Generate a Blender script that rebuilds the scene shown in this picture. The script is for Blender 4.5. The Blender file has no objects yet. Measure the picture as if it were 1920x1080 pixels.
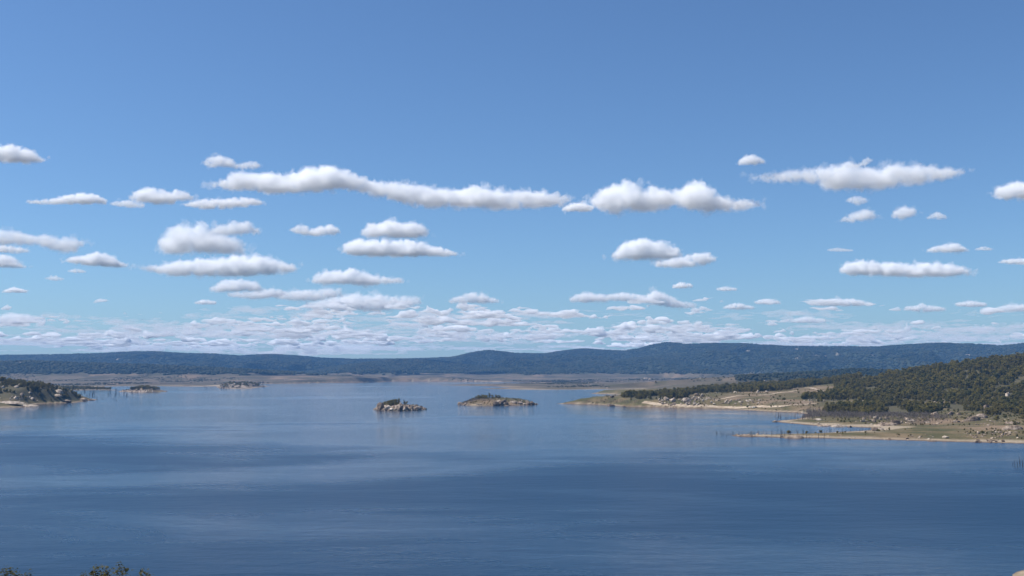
import bpy, bmesh, math, random
import numpy as np
from mathutils import Vector, Matrix

SC = bpy.context.scene
COL = SC.collection
rnd = random.Random(11)
rng = np.random.default_rng(11)

# ------------------------------------------------------------------ camera
F = 2059.0            # focal length in pixels of a 1920 px wide frame
CAM_H = 60.0          # metres above the water
HORIZON = 697.0       # image row of the true horizon
PITCH = math.atan((HORIZON - 540.0) / F)
CLIP = 200000.0
cam_data = bpy.data.cameras.new('camera')
cam_data.sensor_fit = 'HORIZONTAL'
cam_data.sensor_width = 36.0
cam_data.lens = 36.0 * F / 1920.0
cam_data.clip_start = 0.5
cam_data.clip_end = CLIP
cam = bpy.data.objects.new('camera', cam_data)
COL.objects.link(cam)
cam.location = (0, 0, CAM_H)
cam.rotation_euler = (math.pi / 2 + PITCH, 0, 0)
SC.camera = cam

# ------------------------------------------------------------------ sky, sun, exposure
SUN_AZ = math.radians(-86)       # measured from the view direction (+Y) towards +X: the sun stands high on the left
SUN_EL = math.radians(54)
world = bpy.data.worlds.new('World')
SC.world = world
world.use_nodes = True
wn, wl = world.node_tree.nodes, world.node_tree.links
wn.clear()
sky = wn.new('ShaderNodeTexSky')
sky.sky_type = 'NISHITA'
sky.sun_disc = False
sky.sun_elevation = SUN_EL
sky.sun_rotation = SUN_AZ
sky.altitude = 800
sky.air_density = 1.0
sky.dust_density = 0.85
sky.ozone_density = 2.0
tint = wn.new('ShaderNodeMix'); tint.data_type = 'RGBA'; tint.blend_type = 'MULTIPLY'    # the camera's cool daylight balance, the same all over the sky
tint.inputs['Factor'].default_value = 1.0
tint.inputs[7].default_value = (0.71, 0.938, 1.18, 1)
bg = wn.new('ShaderNodeBackground')
bg.inputs['Strength'].default_value = 0.077
wout = wn.new('ShaderNodeOutputWorld')
wl.new(sky.outputs[0], tint.inputs[6])
wl.new(tint.outputs[2], bg.inputs[0])
wl.new(bg.outputs[0], wout.inputs[0])

sun_data = bpy.data.lights.new('sun', 'SUN')
sun_data.energy = 4.8
sun_data.angle = math.radians(0.53)
sun_data.color = (1.0, 0.965, 0.92)
sun = bpy.data.objects.new('sun', sun_data)
COL.objects.link(sun)
S = Vector((math.sin(SUN_AZ) * math.cos(SUN_EL), math.cos(SUN_AZ) * math.cos(SUN_EL), math.sin(SUN_EL)))
sun.rotation_euler = S.to_track_quat('Z', 'Y').to_euler()
sun.location = (-200, -100, 300)

SC.view_settings.view_transform = 'Standard'
SC.view_settings.look = 'None'
SC.view_settings.exposure = 0.4
SC.view_settings.gamma = 1.0
SC.view_settings.use_curve_mapping = False
SC.render.engine = 'CYCLES'
cy = SC.cycles
cy.max_bounces = 36
cy.diffuse_bounces = 2
cy.glossy_bounces = 3
cy.transmission_bounces = 2
cy.volume_bounces = 32
cy.transparent_max_bounces = 24
cy.use_denoising = True
cy.sample_clamp_indirect = 6.0

# ------------------------------------------------------------------ small helpers
def ray(px, py):
    u = (px - 960.0) / F
    v = (540.0 - py) / F
    c, s = math.cos(PITCH), math.sin(PITCH)
    return u, c - v * s, s + v * c            # x, y, z

def P0(px, py, z=0.0):
    x, y, dz = ray(px, py)
    t = (z - CAM_H) / dz
    return x * t, y * t

def PD(px, py, D):
    """point seen at a pixel, at forward distance D"""
    x, y, z = ray(px, py)
    t = D / y
    return x * t, D, CAM_H + z * t

def project(x, y, z):
    c, s = math.cos(PITCH), math.sin(PITCH)
    dz = z - CAM_H
    f = y * c + dz * s
    v = -y * s + dz * c
    return 960.0 + F * x / f, 540.0 - F * v / f

def tag(o, label=None, cat=None, group=None, kind=None):
    if label: o['label'] = label
    if cat: o['category'] = cat
    if group: o['group'] = group
    if kind: o['kind'] = kind
    return o

def link(name, me, mat=None, parent=None, coll=None):
    o = bpy.data.objects.new(name, me)
    (coll or COL).objects.link(o)
    if mat is not None:
        if isinstance(mat, (list, tuple)):
            for m in mat: me.materials.append(m)
        elif not me.materials:
            me.materials.append(mat)
    if parent: o.parent = parent
    return o

def np_mesh(name, verts, faces, smooth=False):
    """verts (n,3), faces (m,3) or (m,4) arrays"""
    verts = np.asarray(verts, np.float32); faces = np.asarray(faces, np.int32)
    me = bpy.data.meshes.new(name)
    k = faces.shape[1]
    me.vertices.add(len(verts)); me.vertices.foreach_set('co', verts.ravel())
    me.loops.add(faces.size); me.loops.foreach_set('vertex_index', faces.ravel())
    me.polygons.add(len(faces))
    me.polygons.foreach_set('loop_start', np.arange(0, faces.size, k, dtype=np.int32))
    me.polygons.foreach_set('loop_total', np.full(len(faces), k, np.int32))
    if smooth:
        me.polygons.foreach_set('use_smooth', np.ones(len(faces), bool))
    me.update(calc_edges=True)
    return me

def attr(me, name, vals, domain='POINT', typ='FLOAT'):
    a = me.attributes.new(name, typ, domain)
    a.data.foreach_set('value', np.asarray(vals, np.float32 if typ == 'FLOAT' else np.int32))

def smooth(a, b, x):
    t = np.clip((x - a) / (b - a), 0, 1)
    return t * t * (3 - 2 * t)

# numpy gradient noise ------------------------------------------------
def _hash(ix, iy, iz, seed):
    h = (ix.astype(np.int64) * 374761393 + iy.astype(np.int64) * 668265263 + iz.astype(np.int64) * 2147483647 + seed * 974634777) & 0xffffffff
    h = ((h ^ (h >> 13)) * 1274126177) & 0xffffffff
    h = ((h ^ (h >> 16)) * 2246822519) & 0xffffffff
    return ((h ^ (h >> 15)) & 0xffff) / 65535.0 * 2 - 1

def vnoise2(x, y, seed=0):
    ix, iy = np.floor(x), np.floor(y)
    fx, fy = x - ix, y - iy
    fx = fx * fx * fx * (fx * (fx * 6 - 15) + 10); fy = fy * fy * fy * (fy * (fy * 6 - 15) + 10)
    z = np.zeros_like(ix)
    a = _hash(ix, iy, z, seed); b = _hash(ix + 1, iy, z, seed)
    c = _hash(ix, iy + 1, z, seed); d = _hash(ix + 1, iy + 1, z, seed)
    return (a * (1 - fx) + b * fx) * (1 - fy) + (c * (1 - fx) + d * fx) * fy

def fbm2(x, y, octaves=4, seed=0, gain=0.5):
    s = 0.0; a = 1.0
    for k in range(octaves):
        s = s + a * vnoise2(x + 13.7 * k, y - 7.1 * k, seed + k); x = x * 2.03; y = y * 2.03; a *= gain
    return s

def vnoise3(p, seed=0):
    i = np.floor(p); f = p - i
    f = f * f * f * (f * (f * 6 - 15) + 10)
    r = 0
    for dx in (0, 1):
        wx = f[:, 0] if dx else 1 - f[:, 0]
        for dy in (0, 1):
            wy = f[:, 1] if dy else 1 - f[:, 1]
            for dz in (0, 1):
                wz = f[:, 2] if dz else 1 - f[:, 2]
                r = r + wx * wy * wz * _hash(i[:, 0] + dx, i[:, 1] + dy, i[:, 2] + dz, seed)
    return r

def fbm3(p, octaves=4, seed=0, gain=0.5, billow=False):
    s = 0.0; a = 1.0
    for k in range(octaves):
        n = vnoise3(p + 5.3 * k, seed + k)
        s = s + a * ((1 - 2 * np.abs(n)) if billow else n); p = p * 2.07; a *= gain
    return s

# ------------------------------------------------------------------ materials
def new_mat(name):
    m = bpy.data.materials.new(name); m.use_nodes = True
    nt = m.node_tree; nt.nodes.clear()
    out = nt.nodes.new('ShaderNodeOutputMaterial')
    return m, nt, nt.nodes, nt.links, out

def N(nodes, typ, **kw):
    n = nodes.new(typ)
    for k, v in kw.items():
        if k.startswith('i_'):
            n.inputs[k[2:].replace('_', ' ')].default_value = v
        else:
            setattr(n, k, v)
    return n

def mixc(nodes, links, fac, a, b, blend='MIX'):
    n = nodes.new('ShaderNodeMix'); n.data_type = 'RGBA'; n.blend_type = blend
    for sock, val in ((n.inputs['Factor'], fac), (n.inputs[6], a), (n.inputs[7], b)):
        if hasattr(val, 'links'): links.new(val, sock)
        elif isinstance(val, (int, float)): sock.default_value = val
        else: sock.default_value = (*val, 1.0)
    return n.outputs[2]

def ramp(nodes, links, src, lo, hi):
    n = nodes.new('ShaderNodeMapRange'); n.interpolation_type = 'SMOOTHSTEP'
    n.inputs['From Min'].default_value = lo; n.inputs['From Max'].default_value = hi
    links.new(src, n.inputs['Value'])
    return n.outputs[0]

def noise(nodes, links, coord, scale, detail=3.0, rough=0.55, dist=0.0):
    n = nodes.new('ShaderNodeTexNoise')
    n.inputs['Scale'].default_value = scale; n.inputs['Detail'].default_value = detail
    n.inputs['Roughness'].default_value = rough; n.inputs['Distortion'].default_value = dist
    links.new(coord, n.inputs['Vector'])
    return n.outputs[0]

def attr_node(nodes, name):
    n = nodes.new('ShaderNodeAttribute'); n.attribute_name = name
    return n.outputs['Fac']

def make_ground_mat():
    m, nt, nd, lk, out = new_mat('ground')
    pos = nd.new('ShaderNodeNewGeometry').outputs['Position']
    n_big = noise(nd, lk, pos, 0.006, 4); n_mid = noise(nd, lk, pos, 0.03, 4); n_fine = noise(nd, lk, pos, 0.22, 4, 0.65)
    grass = mixc(nd, lk, ramp(nd, lk, n_mid, 0.35, 0.68), (0.072, 0.066, 0.027), (0.145, 0.108, 0.055))
    plain = mixc(nd, lk, ramp(nd, lk, n_big, 0.38, 0.64), (0.066, 0.055, 0.035), (0.122, 0.095, 0.064))
    plain = mixc(nd, lk, ramp(nd, lk, n_mid, 0.5, 0.72), plain, (0.066, 0.064, 0.030))
    c = mixc(nd, lk, attr_node(nd, 'plain'), grass, plain)
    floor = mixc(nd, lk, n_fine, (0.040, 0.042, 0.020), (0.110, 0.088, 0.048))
    floor = mixc(nd, lk, attr_node(nd, 'plain'), floor, mixc(nd, lk, n_fine, (0.020, 0.028, 0.016), (0.040, 0.044, 0.026)))  # far forest floor: leaf litter with the canopy's shade put into its colour
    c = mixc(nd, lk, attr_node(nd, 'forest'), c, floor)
    bare = mixc(nd, lk, n_mid, (0.17, 0.11, 0.072), (0.26, 0.185, 0.12))
    c = mixc(nd, lk, attr_node(nd, 'bare'), c, bare)
    sand = mixc(nd, lk, n_fine, (0.23, 0.175, 0.118), (0.38, 0.31, 0.22))
    c = mixc(nd, lk, attr_node(nd, 'sand'), c, sand)
    c = mixc(nd, lk, attr_node(nd, 'wet'), c, (0.105, 0.066, 0.042))
    rockc = mixc(nd, lk, n_fine, (0.22, 0.165, 0.13), (0.44, 0.36, 0.29))
    c = mixc(nd, lk, attr_node(nd, 'rock'), c, rockc)
    spk = noise(nd, lk, pos, 0.55, 3, 0.7)
    c = mixc(nd, lk, 0.55, c, mixc(nd, lk, ramp(nd, lk, spk, 0.3, 0.7), (0.45, 0.45, 0.45), (1.5, 1.5, 1.5)), 'MULTIPLY')
    b = N(nd, 'ShaderNodeBsdfPrincipled', i_Roughness=0.92)
    b.inputs['Specular IOR Level'].default_value = 0.12
    bump = N(nd, 'ShaderNodeBump', i_Strength=0.6, i_Distance=0.6)
    lk.new(n_fine, bump.inputs['Height']); lk.new(bump.outputs[0], b.inputs['Normal'])
    lk.new(c, b.inputs['Base Color']); lk.new(b.outputs[0], out.inputs['Surface'])
    return m

def make_simple(name, a, b_, scale, rough=0.9, fine=None, bump=0.0, objcoord=False):
    m, nt, nd, lk, out = new_mat(name)
    if objcoord: pos = nd.new('ShaderNodeTexCoord').outputs['Object']
    else: pos = nd.new('ShaderNodeNewGeometry').outputs['Position']
    n1 = noise(nd, lk, pos, scale, 4, 0.6)
    c = mixc(nd, lk, ramp(nd, lk, n1, 0.33, 0.67), a, b_)
    info = nd.new('ShaderNodeObjectInfo')
    v = nd.new('ShaderNodeMapRange'); v.inputs['To Min'].default_value = 0.72; v.inputs['To Max'].default_value = 1.28
    lk.new(info.outputs['Random'], v.inputs['Value'])
    c = mixc(nd, lk, 1.0, c, v.outputs[0], 'MULTIPLY')
    if fine:
        n2 = noise(nd, lk, pos, fine, 4, 0.7)
        c = mixc(nd, lk, 0.6, c, mixc(nd, lk, ramp(nd, lk, n2, 0.3, 0.7), (0.4, 0.4, 0.4), (1.5, 1.5, 1.5)), 'MULTIPLY')
    b = N(nd, 'ShaderNodeBsdfPrincipled', i_Roughness=rough)
    b.inputs['Specular IOR Level'].default_value = 0.15
    lk.new(c, b.inputs['Base Color'])
    if bump:
        bp = N(nd, 'ShaderNodeBump', i_Strength=bump, i_Distance=0.4)
        lk.new(n2 if fine else n1, bp.inputs['Height']); lk.new(bp.outputs[0], b.inputs['Normal'])
    lk.new(b.outputs[0], out.inputs['Surface'])
    return m

def make_foliage(name, a, b_):
    m, nt, nd, lk, out = new_mat(name)
    pos = nd.new('ShaderNodeNewGeometry').outputs['Position']
    info = nd.new('ShaderNodeObjectInfo')
    c = mixc(nd, lk, ramp(nd, lk, info.outputs['Random'], 0.1, 0.9), a, b_)
    n1 = noise(nd, lk, pos, 0.012, 3)
    c = mixc(nd, lk, ramp(nd, lk, n1, 0.42, 0.66), c, tuple(0.5 * (x + y) for x, y in zip(b_, (0.085, 0.072, 0.028))))
    b = N(nd, 'ShaderNodeBsdfPrincipled', i_Roughness=0.75)
    b.inputs['Specular IOR Level'].default_value = 0.2
    lk.new(c, b.inputs['Base Color'])
    tr = nd.new('ShaderNodeBsdfTranslucent'); lk.new(c, tr.inputs['Color'])
    mx = nd.new('ShaderNodeMixShader'); mx.inputs[0].default_value = 0.42
    lk.new(b.outputs[0], mx.inputs[1]); lk.new(tr.outputs[0], mx.inputs[2])
    lk.new(mx.outputs[0], out.inputs['Surface'])
    return m

def make_water():
    m, nt, nd, lk, out = new_mat('lake_water')
    pos = nd.new('ShaderNodeNewGeometry').outputs['Position']
    def mapped(sx, sy, rot=0.0, off=(0, 0, 0)):
        mp = nd.new('ShaderNodeMapping'); mp.inputs['Scale'].default_value = (sx, sy, 1)
        mp.inputs['Rotation'].default_value = (0, 0, rot); mp.inputs['Location'].default_value = off
        lk.new(pos, mp.inputs['Vector']); return mp.outputs[0]
    # wind: large areas of ruffled and calmer water decide the slope spread of the ripples
    big = noise(nd, lk, mapped(0.0021, 0.0030, 0.25, (3.1, 0.7, 0)), 1.0, 3, 0.5, 0.6)
    mid = noise(nd, lk, mapped(0.006, 0.016, 0.12), 1.0, 9, 0.62, 0.9)
    add = N(nd, 'ShaderNodeMath', operation='MULTIPLY_ADD'); add.inputs[1].default_value = 0.55
    lk.new(mid, add.inputs[0]); lk.new(big, add.inputs[2])
    rr = nd.new('ShaderNodeMapRange'); rr.interpolation_type = 'SMOOTHSTEP'
    rr.inputs['From Min'].default_value = 0.44; rr.inputs['From Max'].default_value = 1.03
    rr.inputs['To Min'].default_value = 0.05; rr.inputs['To Max'].default_value = 0.35
    # the near water lies open to the wind, the water further out is sheltered
    sep = nd.new('ShaderNodeSeparateXYZ'); lk.new(pos, sep.inputs[0])
    fetch = nd.new('ShaderNodeMapRange'); fetch.interpolation_type = 'SMOOTHSTEP'
    fetch.inputs['From Min'].default_value = 250; fetch.inputs['From Max'].default_value = 1900
    fetch.inputs['To Min'].default_value = 0.12; fetch.inputs['To Max'].default_value = -0.30
    lk.new(sep.outputs['Y'], fetch.inputs['Value'])
    wind = N(nd, 'ShaderNodeMath', operation='ADD'); lk.new(add.outputs[0], wind.inputs[0]); lk.new(fetch.outputs[0], wind.inputs[1])
    lk.new(wind.outputs[0], rr.inputs['Value'])
    b = N(nd, 'ShaderNodeBsdfPrincipled', i_IOR=1.333)
    b.inputs['Base Color'].default_value = (0.003, 0.021, 0.052, 1)
    lk.new(rr.outputs[0], b.inputs['Roughness'])
    r1 = noise(nd, lk, mapped(0.30, 0.42, 0.3), 1.0, 4, 0.6)
    r2 = noise(nd, lk, mapped(1.1, 1.6, -0.2), 1.0, 3, 0.6)
    ad2 = N(nd, 'ShaderNodeMath', operation='MULTIPLY_ADD'); ad2.inputs[1].default_value = 0.5
    lk.new(r2, ad2.inputs[0]); lk.new(r1, ad2.inputs[2])
    r0 = noise(nd, lk, mapped(0.055, 0.13, 0.15), 1.0, 3, 0.6, 0.3)
    ad3 = N(nd, 'ShaderNodeMath', operation='MULTIPLY_ADD'); ad3.inputs[1].default_value = 2.6
    lk.new(r0, ad3.inputs[0]); lk.new(ad2.outputs[0], ad3.inputs[2])
    bp = N(nd, 'ShaderNodeBump', i_Strength=0.36, i_Distance=0.5)
    lk.new(ad3.outputs[0], bp.inputs['Height']); lk.new(bp.outputs[0], b.inputs['Normal'])
    lk.new(b.outputs[0], out.inputs['Surface'])
    return m

def make_cloud_mat(density):
    m, nt, nd, lk, out = new_mat('cloud_vapour')
    v = nd.new('ShaderNodeVolumeScatter')
    v.inputs['Color'].default_value = (0.999, 0.999, 0.999, 1)
    v.inputs['Density'].default_value = density
    v.inputs['Anisotropy'].default_value = 0.0
    lk.new(v.outputs[0], out.inputs['Volume'])
    return m

M = {}
M['ground'] = make_ground_mat()
M['water'] = make_water()
M['granite'] = make_simple('granite', (0.10, 0.070, 0.050), (0.38, 0.295, 0.22), 0.22, 0.9, fine=1.3, bump=0.7)
M['granite_pale'] = make_simple('granite_pale', (0.17, 0.125, 0.09), (0.50, 0.42, 0.335), 0.2, 0.9, fine=1.1, bump=0.6)
M['granite_stain'] = make_simple('granite_stained', (0.06, 0.042, 0.032), (0.22, 0.165, 0.122), 0.3, 0.9, fine=1.3, bump=0.7)
M['leaf'] = make_foliage('gum_leaf', (0.092, 0.090, 0.022), (0.215, 0.172, 0.040))
M['leaf_far'] = make_foliage('far_leaf', (0.022, 0.034, 0.020), (0.040, 0.050, 0.028))
M['leaf_bush'] = make_foliage('bush_leaf', (0.085, 0.085, 0.028), (0.130, 0.118, 0.042))
M['bark'] = make_simple('bark', (0.10, 0.08, 0.065), (0.20, 0.165, 0.135), 0.8)
M['deadwood'] = make_simple('deadwood', (0.040, 0.034, 0.030), (0.095, 0.082, 0.074), 0.6)
M['greybrush'] = make_simple('grey_brush', (0.12, 0.098, 0.082), (0.21, 0.175, 0.15), 0.3)
M['track'] = make_simple('track_dirt', (0.27, 0.205, 0.14), (0.40, 0.32, 0.23), 0.05, fine=0.6)

# ------------------------------------------------------------------ terrain
def poly0(pts):
    return np.array([P0(x, y) for x, y in pts])

RIGHT = poly0([(2350, 838), (2100, 835), (1920, 832), (1880, 831), (1840, 830), (1760, 828), (1700, 826), (1640, 824.5), (1540, 822), (1500, 821.5), (1440, 820),
    (1400, 819), (1376, 817.5), (1380, 815.6), (1412, 815), (1440, 815), (1480, 813.5), (1520, 812.5), (1560, 810.5), (1600, 808.4), (1625, 807), (1641, 804.8),
    (1636, 802.6), (1615, 801.5), (1590, 800.5), (1540, 799), (1500, 796), (1465, 792.5), (1448, 790.6), (1452, 789), (1480, 787), (1500, 784), (1512, 780),
    (1510, 777), (1495, 774), (1480, 773.3), (1440, 771.5), (1400, 769.5), (1370, 767), (1340, 766), (1300, 765.5), (1260, 764.5), (1220, 763.5), (1180, 762.5),
    (1150, 761), (1120, 758.6), (1095, 757.9), (1060, 757.6), (1034, 757.1), (1060, 756.5), (1090, 755.5), (1100, 753.5), (1115, 752), (1140, 750), (1130, 747),
    (1137, 745.5), (1160, 743), (1170, 741), (1150, 739.5), (1125, 738.5), (1105, 737.8), (1125, 736.6), (1160, 735), (1190, 734), (1215, 732.5), (1240, 731.2),
    (1270, 730), (1500, 728), (2900, 728), (2900, 838)])
PLAIN = np.vstack([poly0([(3000, 728), (1500, 728), (1280, 729.4), (1200, 729.9), (1100, 730.3), (1000, 730.6), (970, 730.3), (935, 729.6), (898, 728.6), (930, 727.4),
    (958, 726.4), (935, 725), (900, 723.6), (850, 722.8), (818, 722.2), (850, 721.2), (880, 720.2), (920, 719.4), (980, 718.7), (1000, 717.8), (960, 717),
    (935, 716.3), (900, 715.8), (830, 715.4), (790, 715.2), (740, 715.4), (700, 716.8), (640, 717.8), (560, 718.8), (500, 719.6), (440, 722), (430, 724), (380, 725),
    (330, 724.6), (300, 724), (250, 724.2), (200, 724.4), (180, 726), (150, 727.6), (100, 727), (-250, 727), (-700, 727)]),
    np.array([[-9000, 5200], [-12000, 14500], [13500, 14500], [9500, 4600]])])
LEFT = poly0([(-500, 778), (-200, 769), (0, 765), (40, 763.5), (62, 760), (66, 758.5), (85, 756.6), (110, 756), (140, 755), (165, 751.6), (184, 749.5), (178, 748.5),
    (160, 746), (150, 743.5), (140, 741), (110, 737), (60, 734), (-300, 731), (-700, 733)])
ISL1 = poly0([(701, 768.8), (720, 769.6), (760, 769.8), (785, 769), (800, 767.7), (795, 766.8), (770, 765.8), (730, 765.2), (703, 766.6)])
ISL2 = poly0([(857, 759), (880, 760.2), (930, 760.4), (970, 760), (1004, 759), (1010, 757.8), (990, 756.6), (930, 755.4), (880, 755.8), (860, 757.5)])
ISL3 = poly0([(220, 734.6), (240, 735.4), (270, 735.6), (300, 735.2), (316, 734.4), (300, 733), (260, 732.4), (230, 733.2)])
ISL4 = poly0([(410, 728.4), (430, 729.2), (470, 728.6), (490, 726), (505, 724.4), (498, 723.2), (470, 722), (430, 722.5), (405, 725)])
SCRUB_PT = poly0([(40, 731), (120, 732), (180, 731), (228, 731.8), (200, 729.8), (120, 728.4), (40, 727)])
# (polygon, slope at the shore, cap height)
LANDS = [(RIGHT, 0.050, 9.0), (PLAIN, 0.015, 30.0), (LEFT, 0.09, 10.0), (ISL1, 0.42, 7.0), (ISL2, 0.22, 5.0), (ISL3, 0.22, 10.0), (ISL4, 0.09, 13.0), (SCRUB_PT, 0.07, 8.0)]

def sdist(P, poly):
    """signed distance, positive inside"""
    A = poly; B = np.roll(poly, -1, axis=0)
    d2 = np.full(len(P), 1e18); inside = np.zeros(len(P), bool)
    for a, b in zip(A, B):
        e = b - a; w = P - a
        t = np.clip((w @ e) / max(e @ e, 1e-9), 0, 1)
        q = w - t[:, None] * e
        d2 = np.minimum(d2, q[:, 0] ** 2 + q[:, 1] ** 2)
        if abs(b[1] - a[1]) > 1e-9:
            cond = ((a[1] > P[:, 1]) != (b[1] > P[:, 1])) & (P[:, 0] < (b[0] - a[0]) * (P[:, 1] - a[1]) / (b[1] - a[1]) + a[0])
            inside ^= cond
    d = np.sqrt(d2)
    return np.where(inside, d, -d)

def ridge(pts):
    return np.array([PD(px, py, D) for px, py, D in pts])

# crest lines: pixels of the ground crest with an estimate of its distance, then widths towards and away from the camera
R_HILL = ridge([(1150, 745, 2450), (1230, 739, 2500), (1300, 735.5, 2560), (1380, 731, 2600), (1480, 725, 2650), (1560, 716, 2650), (1610, 706, 2650), (1650, 705, 2600),
    (1700, 700, 2550), (1760, 693, 2500), (1820, 683, 2450), (1870, 675, 2400), (1920, 670, 2380), (2050, 655, 2350), (2300, 650, 2300), (2800, 655, 2300)])
R_LEFT = ridge([(-500, 690, 2250), (-200, 702, 2250), (0, 714, 2200), (50, 719, 2240), (95, 729, 2300), (130, 739, 2350), (155, 745, 2400)])
R_ISL2 = ridge([(868, 755, 2050), (890, 750, 2050), (908, 746.5, 2050), (930, 747, 2050), (960, 751.5, 2050), (1000, 755.5, 2050)])
R_ISL4 = ridge([(425, 726, 4200), (440, 719, 4200), (455, 717, 4250), (480, 718, 4300), (498, 721.5, 4300)])
R_ISL3 = ridge([(235, 731, 3300), (255, 727.5, 3300), (280, 727, 3300), (300, 730, 3300)])
R_FAR = ridge([(x, y + 3.0, D) for x, y, D in [(-900, 668, 11500), (-300, 666, 11500), (0, 664, 11500), (100, 662.5, 11400), (170, 661, 11300), (250, 657, 11200), (290, 657, 11200), (340, 660, 11200),
    (400, 661, 11300), (450, 665, 11500), (480, 663, 11400), (515, 662, 11300), (560, 665, 11400), (600, 669, 11600), (660, 671, 11800), (740, 670.5, 11800), (800, 669.5, 11700),
    (850, 667, 11400), (880, 660, 11200), (915, 654, 11000), (940, 657, 11000), (970, 660, 11100), (1020, 661, 11200), (1060, 655, 11200), (1090, 651.5, 11200),
    (1120, 653, 11200), (1170, 656, 11200), (1200, 650, 11000), (1225, 643, 10900), (1248, 639, 10800), (1290, 643, 10600), (1340, 641.5, 10500), (1400, 642.5, 10400), (1480, 647, 10300), (1560, 647, 10200),
    (1640, 648, 10100), (1700, 644, 10000), (1760, 641, 9900), (1830, 643, 9900), (1880, 646, 9900), (1920, 641, 9900), (2100, 636, 9900), (2500, 640, 9900), (3000, 645, 9900)]])
R_DARK = ridge([(-900, 676, 6900), (-200, 677, 6900), (0, 679, 6900), (60, 678, 6900), (130, 681, 6900), (220, 683, 6900), (300, 686, 6850), (400, 691, 6750), (480, 696, 6650), (540, 703, 6550)])
R_MID = ridge([(560, 697, 9300), (640, 687, 9400), (700, 679, 9400), (750, 674, 9500), (820, 677, 9500), (880, 684, 9400), (960, 692, 9200)])
R_MID2 = ridge([(1010, 690, 9000), (1080, 680, 9200), (1150, 676, 9300), (1230, 668, 9400), (1300, 662, 9500)])
R_KNOLL = ridge([(1390, 706, 4100), (1430, 703, 4150), (1480, 702, 4200), (1540, 698, 4300), (1600, 693, 4300), (1640, 694, 4300), (1700, 698, 4300), (1850, 694, 4300), (2200, 690, 4300)])
RIDGES = [(R_HILL, 1050, 900, 1.25, 0.0), (R_LEFT, 430, 330, 1.0, 0.0), (R_ISL2, 75, 55, 1.0, 0.0), (R_ISL4, 260, 300, 1.2, 0.0), (R_ISL3, 90, 90, 1.0, 0.0),
    (R_FAR, 3900, 3600, 1.25, 1.0), (R_DARK, 1250, 1900, 1.1, 0.6), (R_MID, 2300, 2000, 1.3, 0.9), (R_MID2, 1900, 1500, 1.25, 0.9), (R_KNOLL, 420, 700, 1.3, 0.15)]

def range_height(P, pts, wf, wb, power, rough):
    """the long far range: crest looked up along the range, single summits kept local to the crest"""
    u = P[:, 0] / P[:, 1]; cu = pts[:, 0] / pts[:, 1]
    uu = np.linspace(cu[0], cu[-1], 1500); zz = np.interp(uu, cu, pts[:, 2])
    kn = np.exp(-np.linspace(-2.5, 2.5, 161) ** 2); kn /= kn.sum()
    zs = np.convolve(np.pad(zz, 80, mode='edge'), kn, 'valid')
    Dc = np.interp(u, cu, pts[:, 1]); zc = np.interp(u, uu, zz); zsm = np.interp(u, uu, zs)
    dy = P[:, 1] - Dc
    s = np.abs(dy) / np.where(dy < 0, wf, wb)
    ze = zsm * .9 + (zc - zsm * .9) * np.exp(-(s / .16) ** 2)
    k = np.clip(1 - s, 0, 1)
    k = (k * k * (3 - 2 * k)) * 0.45 + 0.55 * k ** power
    z = ze * k
    # spurs and gullies running down from the crest
    sub = 1 - np.abs(fbm2(P[:, 0] / 620, P[:, 1] / 1500, 4, 31)) * 2.0
    return z + rough * (sub - .55) * ze * 0.42 * np.clip(4 * s * (1 - s), 0, 1) ** 1.3

def ridge_height(P, pts, wf, wb, power, rough):
    best = np.full(len(P), 1e18); zc = np.zeros(len(P)); front = np.zeros(len(P), bool)
    for a, b in zip(pts[:-1], pts[1:]):
        e = b[:2] - a[:2]; w = P - a[:2]
        t = np.clip((w @ e) / (e @ e), 0, 1)
        q = w - t[:, None] * e
        d2 = q[:, 0] ** 2 + q[:, 1] ** 2
        m = d2 < best
        best = np.where(m, d2, best); zc = np.where(m, a[2] + (b[2] - a[2]) * t, zc)
        front = np.where(m, q[:, 1] < 0, front)
    if 900 < wf < 1100:          # blend the crest height softly where the crest line bends
        d = np.sqrt(best); L = 0.10 * wf + 0.25 * d; sw = np.zeros(len(P)); sz = np.zeros(len(P))
        for a, b in zip(pts[:-1], pts[1:]):
            for t in (.17, .5, .83):
                c = a + (b - a) * t; ln = np.linalg.norm((b - a)[:2])
                w = ln * np.exp(-(np.hypot(P[:, 0] - c[0], P[:, 1] - c[1]) - d) / L)
                sw += w; sz += w * c[2]
        k = smooth(0, 0.25 * wf, d)
        zc = zc * (1 - k) + k * sz / np.maximum(sw, 1e-12)
    s = np.sqrt(best) / np.where(front, wf, wb)
    k = np.clip(1 - s, 0, 1)
    k = (k * k * (3 - 2 * k)) * 0.55 + 0.45 * k ** power
    z = zc * k
    if rough > 0:
        sub = 1 - np.abs(fbm2(P[:, 0] / 900, P[:, 1] / 1400, 4, 31)) * 1.6
        z = z + rough * (sub - .35) * zc * 0.30 * np.clip(4 * s * (1 - s), 0, 1) ** 1.6
    return z

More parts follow.
